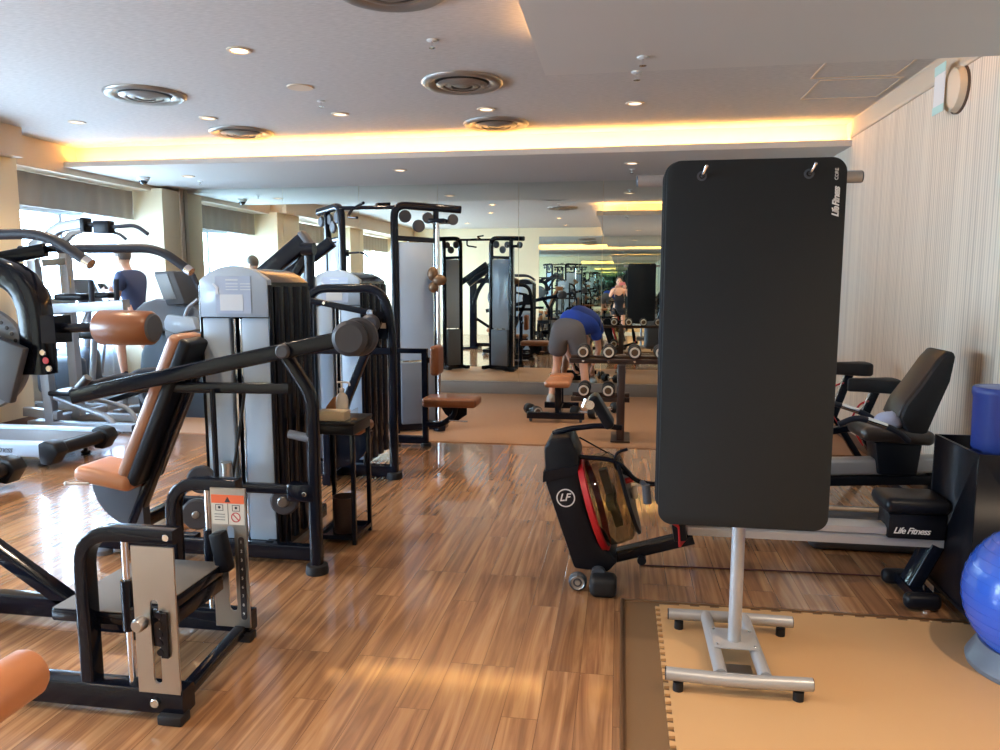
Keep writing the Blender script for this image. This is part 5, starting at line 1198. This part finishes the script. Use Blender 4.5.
for s in (-1, 1):
    m = MB(); xx = XE-0.30 if s < 0 else XE-0.42
    m.tube([(XE-0.60, YE2+s*0.24, 0.35), (XE-0.52, YE2+s*0.25, 0.85), (xx, YE2+s*0.25, 1.30)], 0.02, 0.1); ar = obj('arm_pole', m, M['grey'], t)
    m = MB(); m.tube([(xx-0.01, YE2+s*0.25, 1.25), (xx+0.03, YE2+s*0.25, 1.44)], 0.026); obj('arm_grip', m, M['foam'], ar)
pedz = {-1: 0.29, 1: 0.37}
for s in (-1, 1):
    px_ = XE-0.08 if s < 0 else XE+0.26
    m = MB(); m.rtube([(XE-0.62, YE2+s*0.13, 0.30), (px_+0.15, YE2+s*0.13, pedz[s]-0.055)], 0.05, 0.05); m.pad((px_, YE2+s*0.13, pedz[s]-0.02), (0.36, 0.15, 0.04), None, 0.015); m.rtube([(px_+0.14, YE2+s*0.13, pedz[s]-0.05), (XE+0.68, YE2+s*0.10, 0.14)], 0.045, 0.05); obj('pedal_arm', m, M['blackm'], t)

# exercise bike by the window (dark bits behind the dip frame)
t = thing('window_bike', 'exercise bike with dark saddle partly hidden behind the silver dip frame', 'exercise bike', (-6.2, 7.75, 0))
YW = 7.8; q = at(72, 350, YW)
m = MB(); m.rtube([(q.x-0.55, YW, 0.06), (q.x+0.45, YW, 0.06)], 0.1, 0.08); m.rtube([(q.x-0.5, YW-0.25, 0.05), (q.x-0.5, YW+0.25, 0.05)], 0.07, 0.07); m.rtube([(q.x+0.4, YW-0.25, 0.05), (q.x+0.4, YW+0.25, 0.05)], 0.07, 0.07); m.tube([(q.x+0.2, YW, 0.1), (q.x+0.3, YW, 0.85)], 0.035); m.tube([(q.x-0.3, YW, 0.3), (q.x-0.38, YW, 1.2)], 0.035); obj('frame', m, M['grey'], t)
obj('saddle', MB().pad((q.x+0.28, YW, 0.90), (0.28, 0.24, 0.09), None, 0.04), M['blackm'], t)
obj('drive_housing', MB().pad((q.x-0.15, YW, 0.42), (0.60, 0.16, 0.45), None, 0.075), M['greyd'], t)
obj('console', MB().pad((q.x-0.36, YW, 1.30), (0.06, 0.34, 0.28), Matrix.Rotation(-0.4, 3, 'Y'), 0.025), M['greyd'], t)
m = MB(); m.tube([(q.x-0.1, YW-0.22, 1.15), (q.x-0.38, YW-0.2, 1.12), (q.x-0.38, YW+0.2, 1.12), (q.x-0.1, YW+0.22, 1.15)], 0.02, 0.06); obj('handlebar', m, M['foam'], t)

# ------------------------------------------------------------------ people
def skin_mesh(verts, edges, radii, sub=2, root=0):
    me = bpy.data.meshes.new('tmp'); me.from_pydata([tuple(v) for v in verts], edges, [])
    o = bpy.data.objects.new('tmp', me); C.objects.link(o)
    md = o.modifiers.new('s', 'SKIN'); md.use_smooth_shade = True
    for i, r in enumerate(radii):
        sv = me.skin_vertices[0].data[i]
        sv.radius = (r, r) if not isinstance(r, tuple) else r
        sv.use_root = (i == root)
    ss = o.modifiers.new('ss', 'SUBSURF'); ss.levels = sub; ss.render_levels = sub
    dg = bpy.context.evaluated_depsgraph_get(); dg.update()
    ev = bpy.data.meshes.new_from_object(o.evaluated_get(dg))
    vs = [v.co.copy() for v in ev.vertices]; fs = [tuple(p.vertices) for p in ev.polygons]
    bpy.data.objects.remove(o); bpy.data.meshes.remove(me); bpy.data.meshes.remove(ev)
    return vs, fs
def chain(mb, pts, radii, sub=2):
    vs, fs = skin_mesh(pts, [(i, i+1) for i in range(len(pts)-1)], radii, sub); mb.add(vs, fs)
def hand(mb, w, d, side, curl=0.6):
    """hand at wrist w pointing along d; side = direction of the thumb; fingers curl towards side x d"""
    d = d.normalized(); side = (side-d*side.dot(d)).normalized(); n = d.cross(side).normalized()
    pc = w+d*0.05
    mb.ell(pc, (0.045, 0.042, 0.016), Matrix((d, side, n)).transposed(), 16, 10)
    for k, (o, L) in enumerate(((0.030, 0.070), (0.010, 0.078), (-0.010, 0.072), (-0.029, 0.056))):
        b = w+d*0.085+side*o
        p1 = b+d*L*0.45*math.cos(curl*0.5)+n*L*0.45*math.sin(curl*0.5)
        p2 = p1+d*L*0.32*math.cos(curl*1.4)+n*L*0.32*math.sin(curl*1.4)
        p3 = p2+d*L*0.23*math.cos(curl*2.2)+n*L*0.23*math.sin(curl*2.2)
        chain(mb, [b-d*0.02, p1, p2, p3], [0.009, 0.0085, 0.008, 0.0065], 1)
    b = w+d*0.03+side*0.03
    chain(mb, [b, b+side*0.025+d*0.02, b+side*0.035+d*0.045+n*0.008], [0.011, 0.010, 0.008], 1)
def person(root, J, body_mat=None, hair=None, hairlen='short', thumb=None, facing=None, scale=1.0):
    """J: joints by name, in world space"""
    names = ['pelvis','waist','chest','neckb','neckt','headc','headt',
             'hipL','kneeL','calfL','ankL','toeL','hipR','kneeR','calfR','ankR','toeR',
             'shL','elL','foreL','wrL','shR','elR','foreR','wrR']
    R = dict(pelvis=0.115, waist=0.105, chest=0.12, neckb=0.065, neckt=0.055, headc=0.088, headt=0.07,
             hipL=0.088, kneeL=0.057, calfL=0.056, ankL=0.036, toeL=0.033, hipR=0.088, kneeR=0.057, calfR=0.056, ankR=0.036, toeR=0.033,
             shL=0.055, elL=0.040, foreL=0.036, wrL=0.026, shR=0.055, elR=0.040, foreR=0.036, wrR=0.026)
    for s in 'LR':
        J['calf'+s] = V(J['knee'+s]).lerp(V(J['ank'+s]), 0.33); J['fore'+s] = V(J['el'+s]).lerp(V(J['wr'+s]), 0.3)
    E = [('pelvis','waist'),('waist','chest'),('chest','neckb'),('neckb','neckt'),('neckt','headc'),('headc','headt')]
    for s in 'LR': E += [('pelvis','hip'+s),('hip'+s,'knee'+s),('knee'+s,'calf'+s),('calf'+s,'ank'+s),('ank'+s,'toe'+s),('chest','sh'+s),('sh'+s,'el'+s),('el'+s,'fore'+s),('fore'+s,'wr'+s)]
    ix = {n: i for i, n in enumerate(names)}
    vs, fs = skin_mesh([V(J[n]) for n in names], [(ix[a], ix[b]) for a, b in E], [R[n] for n in names], 2)
    m = MB(); m.add(vs, fs)
    f = V(facing).normalized(); upd = (V(J['headt'])-V(J['neckt'])).normalized(); f = (f-upd*f.dot(upd)).normalized(); sd = upd.cross(f)
    hc = V(J['headc'])+upd*0.01
    RH = Matrix((f, sd, upd)).transposed()
    m.ell(hc, (0.098, 0.078, 0.122), RH, 24, 16); m.ell(hc+f*0.02-upd*0.06, (0.07, 0.058, 0.06), RH)
    m.ell(hc+f*0.098-upd*0.018, (0.02, 0.013, 0.024), RH, 12, 8)
    m.ell(hc+f*0.088-upd*0.060, (0.010, 0.024, 0.009), RH, 12, 8)
    for s in (-1, 1): m.ell(hc+sd*s*0.078-upd*0.012-f*0.005, (0.018, 0.010, 0.030), RH, 12, 8)
    for s in 'LR':
        dr = V(J['wr'+s])-V(J['el'+s]); hand(m, V(J['wr'+s]), dr, V(thumb[s]) if thumb else V((0,0,1)))
    b = obj('body', m, M['skin'], root)
    for s in (-1, 1): obj('eye', MB().ell(hc+f*0.086+sd*s*0.032+upd*0.012, (0.010, 0.013, 0.009), RH, 12, 8), M['screen'], b)
    m = MB(); m.ell(hc-f*0.018+upd*0.03, (0.098, 0.088, 0.112), RH, 24, 16)
    if hairlen == 'long': m.ell(hc-f*0.06-upd*0.08, (0.05, 0.085, 0.15), RH, 20, 12)
    obj('hair', m, hair or M['hair'], root)
    return b
def cloth(root, name, pts, edges, radii, matl, sub=2):
    vs, fs = skin_mesh([V(p) for p in pts], edges, radii, sub); m = MB(); m.add(vs, fs); return obj(name, m, matl, root)
def shoes(root, J, matl, f=None):
    for s in 'LR':
        a = V(J['ank'+s]); t_ = V(J['toe'+s]); d = (t_-a); d.z = 0 if abs(d.z) < 0.12 else d.z; d.normalize()
        upz = V((0,0,1)); sd = upz.cross(d).normalized(); u2 = d.cross(sd)
        RR = Matrix((d, sd, u2)).transposed()
        m = MB(); c = a.lerp(t_, 0.45); c = c+u2*0.0
        m.ell(c+d*0.02+u2*0.002, (0.145, 0.048, 0.047), RR, 24, 12); m.ell(a+u2*0.0+d*0.0, (0.055, 0.044, 0.065), RR)
        m.pad(c+d*0.02-u2*0.042, (0.27, 0.085, 0.022), RR, 0.01)
        obj('shoe', m, matl, root)

# man on the elliptical (facing -X)
fx, fy = XE, YE2
t = thing('person', 'man in navy t-shirt exercising at the window, looking at his phone', 'person', (fx, fy, 0.3))
J = dict(pelvis=(fx+0.10, fy, 1.14), waist=(fx+0.09, fy, 1.28), chest=(fx+0.05, fy, 1.47), neckb=(fx+0.01, fy, 1.64), neckt=(fx-0.01, fy, 1.69), headc=(fx-0.05, fy, 1.80), headt=(fx-0.04, fy, 1.87),
         hipL=(fx+0.08, fy-0.10, 1.06), kneeL=(fx-0.05, fy-0.12, 0.74), ankL=(fx-0.01, fy-0.13, 0.37), toeL=(fx-0.15, fy-0.13, 0.325),
         hipR=(fx+0.12, fy+0.10, 1.06), kneeR=(fx+0.10, fy+0.12, 0.74), ankR=(fx+0.34, fy+0.13, 0.50), toeR=(fx+0.22, fy+0.13, 0.415),
         shL=(fx+0.05, fy-0.19, 1.57), elL=(fx+0.02, fy-0.25, 1.29), wrL=(fx-0.20, fy-0.13, 1.37), shR=(fx+0.05, fy+0.19, 1.57), elR=(fx-0.0, fy+0.25, 1.30), wrR=(fx-0.22, fy+0.12, 1.40))
person(t, J, hair=M['hairg'], facing=(-1, -0.1, -0.25), thumb={'L': (0,0,1), 'R': (0,0,1)})
cloth(t, 't_shirt', [J['pelvis'], J['waist'], J['chest'], (fx+0.015, fy, 1.645), J['shL'], V(J['shL']).lerp(V(J['elL']), 0.62), J['shR'], V(J['shR']).lerp(V(J['elR']), 0.62), (fx+0.10, fy, 1.04)],
      [(8,0),(0,1),(1,2),(2,3),(2,4),(4,5),(2,6),(6,7)], [0.13, 0.13, 0.14, 0.088, 0.08, 0.07, 0.08, 0.07, 0.13], M['navy'])
cloth(t, 'shorts', [(fx+0.10, fy, 1.10), (fx+0.09, fy-0.10, 1.0), (fx-0.0, fy-0.115, 0.82), (fx+0.11, fy+0.10, 1.0), (fx+0.105, fy+0.115, 0.82)], [(0,1),(1,2),(0,3),(3,4)], [0.125, 0.105, 0.09, 0.105, 0.09], M['navy'])
for s in 'LR': cloth(t, 'sock', [V(J['ank'+s])+V((0,0,0.09)), J['ank'+s]], [(0,1)], [0.046, 0.046], M['sock'], 1)
shoes(t, J, M['shoe'])
ph = obj('phone', MB().box((fx-0.33, fy, 1.46), (0.012, 0.15, 0.08), Matrix.Rotation(-0.5, 3, 'Y')), M['screen'], bevel=0.004)
tag(ph, 'dark phone held by the man in navy at the window', 'phone')

# bending man near the mirror
hx_, hy_ = -0.62, 9.05
t = thing('person', 'man in blue shirt and grey shorts bending over by the bench', 'person', (hx_, hy_, 0))
J = dict(pelvis=(hx_-0.02, hy_, 0.96), waist=(hx_+0.05, hy_+0.12, 1.02), chest=(hx_+0.12, hy_+0.38, 0.98), neckb=(hx_+0.15, hy_+0.56, 0.88), neckt=(hx_+0.155, hy_+0.60, 0.84), headc=(hx_+0.16, hy_+0.67, 0.75), headt=(hx_+0.16, hy_+0.70, 0.68),
         hipL=(hx_-0.11, hy_, 0.90), kneeL=(hx_-0.13, hy_+0.06, 0.49), ankL=(hx_-0.20, hy_-0.02, 0.10), toeL=(hx_-0.22, hy_+0.12, 0.05),
         hipR=(hx_+0.10, hy_, 0.90), kneeR=(hx_+0.19, hy_+0.08, 0.49), ankR=(hx_+0.24, hy_+0.02, 0.10), toeR=(hx_+0.27, hy_+0.16, 0.05),
         shL=(hx_-0.05, hy_+0.44, 0.93), elL=(hx_-0.06, hy_+0.50, 0.66), wrL=(hx_+0.02, hy_+0.60, 0.44), shR=(hx_+0.31, hy_+0.44, 0.93), elR=(hx_+0.36, hy_+0.50, 0.66), wrR=(hx_+0.28, hy_+0.60, 0.44))
person(t, J, facing=(0.1, 0.3, -1), thumb={'L': (0,1,0), 'R': (0,1,0)})
cloth(t, 'shirt', [(hx_+0.01, hy_+0.03, 1.02), J['waist'], J['chest'], (hx_+0.145, hy_+0.52, 0.91), J['shL'], V(J['shL']).lerp(V(J['elL']), 0.6), J['shR'], V(J['shR']).lerp(V(J['elR']), 0.6)],
      [(0,1),(1,2),(2,3),(2,4),(4,5),(2,6),(6,7)], [0.175, 0.185, 0.18, 0.09, 0.08, 0.072, 0.08, 0.072], M['royal'])
cloth(t, 'shorts', [(hx_-0.02, hy_-0.03, 0.98), (hx_-0.10, hy_-0.01, 0.86), (hx_-0.135, hy_+0.02, 0.60), (hx_+0.09, hy_-0.01, 0.86), (hx_+0.155, hy_+0.03, 0.60), (hx_+0.02, hy_+0.05, 1.03)], [(0,1),(1,2),(0,3),(3,4),(0,5)], [0.185, 0.145, 0.115, 0.145, 0.115, 0.185], M['shorts'])
shoes(t, J, M['shoew'])

# the photographer: stands right behind the lens and is seen in the mirrors
px0, py0 = -0.04, -0.42
t = thing('person', 'photographer in black tank top and shorts raising a phone, seen in the mirror', 'person', (px0, py0, 0))
J = dict(pelvis=(px0, py0, 0.90), waist=(px0, py0, 1.03), chest=(px0, py0+0.01, 1.22), neckb=(px0, py0+0.02, 1.38), neckt=(px0, py0+0.03, 1.43), headc=(px0, py0+0.06, 1.53), headt=(px0, py0+0.05, 1.60),
         hipL=(px0-0.10, py0, 0.84), kneeL=(px0-0.11, py0+0.02, 0.48), ankL=(px0-0.12, py0-0.02, 0.09), toeL=(px0-0.14, py0+0.12, 0.045),
         hipR=(px0+0.10, py0, 0.84), kneeR=(px0+0.11, py0+0.02, 0.48), ankR=(px0+0.12, py0-0.02, 0.09), toeR=(px0+0.14, py0+0.12, 0.045),
         shL=(px0-0.18, py0+0.02, 1.32), elL=(px0-0.24, py0+0.16, 1.14), wrL=(px0-0.10, py0+0.28, 1.36), shR=(px0+0.18, py0+0.02, 1.32), elR=(px0+0.24, py0+0.16, 1.14), wrR=(px0+0.16, py0+0.28, 1.36))
person(t, J, facing=(0, 1, 0), hairlen='long', thumb={'L': (1,0,0), 'R': (-1,0,0)})
cloth(t, 'tank_top', [J['pelvis'], J['waist'], J['chest'], (px0-0.09, py0+0.01, 1.33), (px0+0.09, py0+0.01, 1.33), (px0, py0, 0.80)], [(5,0),(0,1),(1,2),(2,3),(2,4)], [0.135, 0.125, 0.135, 0.05, 0.05, 0.14], M['darkcloth'])
cloth(t, 'shorts', [(px0, py0, 0.88), (px0-0.10, py0, 0.78), (px0-0.11, py0, 0.60), (px0+0.10, py0, 0.78), (px0+0.11, py0, 0.60)], [(0,1),(1,2),(0,3),(3,4)], [0.13, 0.115, 0.1, 0.115, 0.1], M['darkcloth'])
shoes(t, J, M['shoew'])
ph = obj('phone', MB().box((0.03, -0.035, 1.48), (0.16, 0.010, 0.078)), M['pink'], bevel=0.003)
tag(ph, 'pink cased phone held up by the photographer', 'phone')

for o in list(C.objects):     # things standing on the rubber sheet rest on its top
    if o.parent is None and o.get('category') and o.name.split('.')[0] in ('cable_station', 'dip_machine', 'elliptical_trainer', 'adjustable_bench', 'window_bike', 'dumbbell_rack'): o.location.z += 0.0085
    if o.name == 'person.001': o.location.z += 0.0085
# ------------------------------------------------------------------ world, portals
w = bpy.data.worlds.new('sky'); sc.world = w; w.use_nodes = True
n = w.node_tree.nodes; l = w.node_tree.links; n.clear()
tc = n.new('ShaderNodeTexCoord'); sx = n.new('ShaderNodeSeparateXYZ'); l.new(tc.outputs['Generated'], sx.inputs[0])
cr = n.new('ShaderNodeValToRGB'); cr.color_ramp.elements[0].position = 0.42; cr.color_ramp.elements[0].color = (0.62, 0.70, 0.78, 1)
cr.color_ramp.elements[1].position = 0.85; cr.color_ramp.elements[1].color = (0.60, 0.78, 1.0, 1); x = cr.color_ramp.elements.new(0.52); x.color = (0.86, 0.94, 1.0, 1)
mr = n.new('ShaderNodeMapRange'); mr.inputs['From Min'].default_value = -1; l.new(sx.outputs['Z'], mr.inputs[0]); l.new(mr.outputs[0], cr.inputs[0])
bg = n.new('ShaderNodeBackground'); bg.inputs[1].default_value = 20.0; l.new(cr.outputs[0], bg.inputs[0])
o = n.new('ShaderNodeOutputWorld'); l.new(bg.outputs[0], o.inputs[0])
for a, b in wins:
    L = bpy.data.lights.new('portal', 'AREA'); L.shape = 'RECTANGLE'; L.size = 1.80; L.size_y = b-a; L.cycles.is_portal = True
    lo = bpy.data.objects.new('window_portal', L); link(lo); lo.location = (XL-0.14, (a+b)/2, 1.52); lo.rotation_euler = (0, -PI/2, 0)

# ------------------------------------------------------------------ camera
cam = bpy.data.cameras.new('camera'); cam.sensor_width = 36; cam.lens = 36*FOC/1000; cam.clip_start = 0.02; cam.clip_end = 300
co = bpy.data.objects.new('camera', cam); link(co)
co.matrix_world = Matrix.Translation((0, 0, EYE)) @ RW.to_4x4()
sc.camera = co
sc.view_settings.view_transform = 'Standard'; sc.view_settings.look = 'None'; sc.view_settings.gamma = 1; sc.view_settings.use_curve_mapping = False
sc.view_settings.exposure = 0.95
cy = sc.cycles
cy.max_bounces = 16; cy.glossy_bounces = 14; cy.diffuse_bounces = 5; cy.transparent_max_bounces = 24; cy.transmission_bounces = 8
cy.use_denoising = True; cy.caustics_reflective = False; cy.sample_clamp_indirect = 8; cy.blur_glossy = 0.5
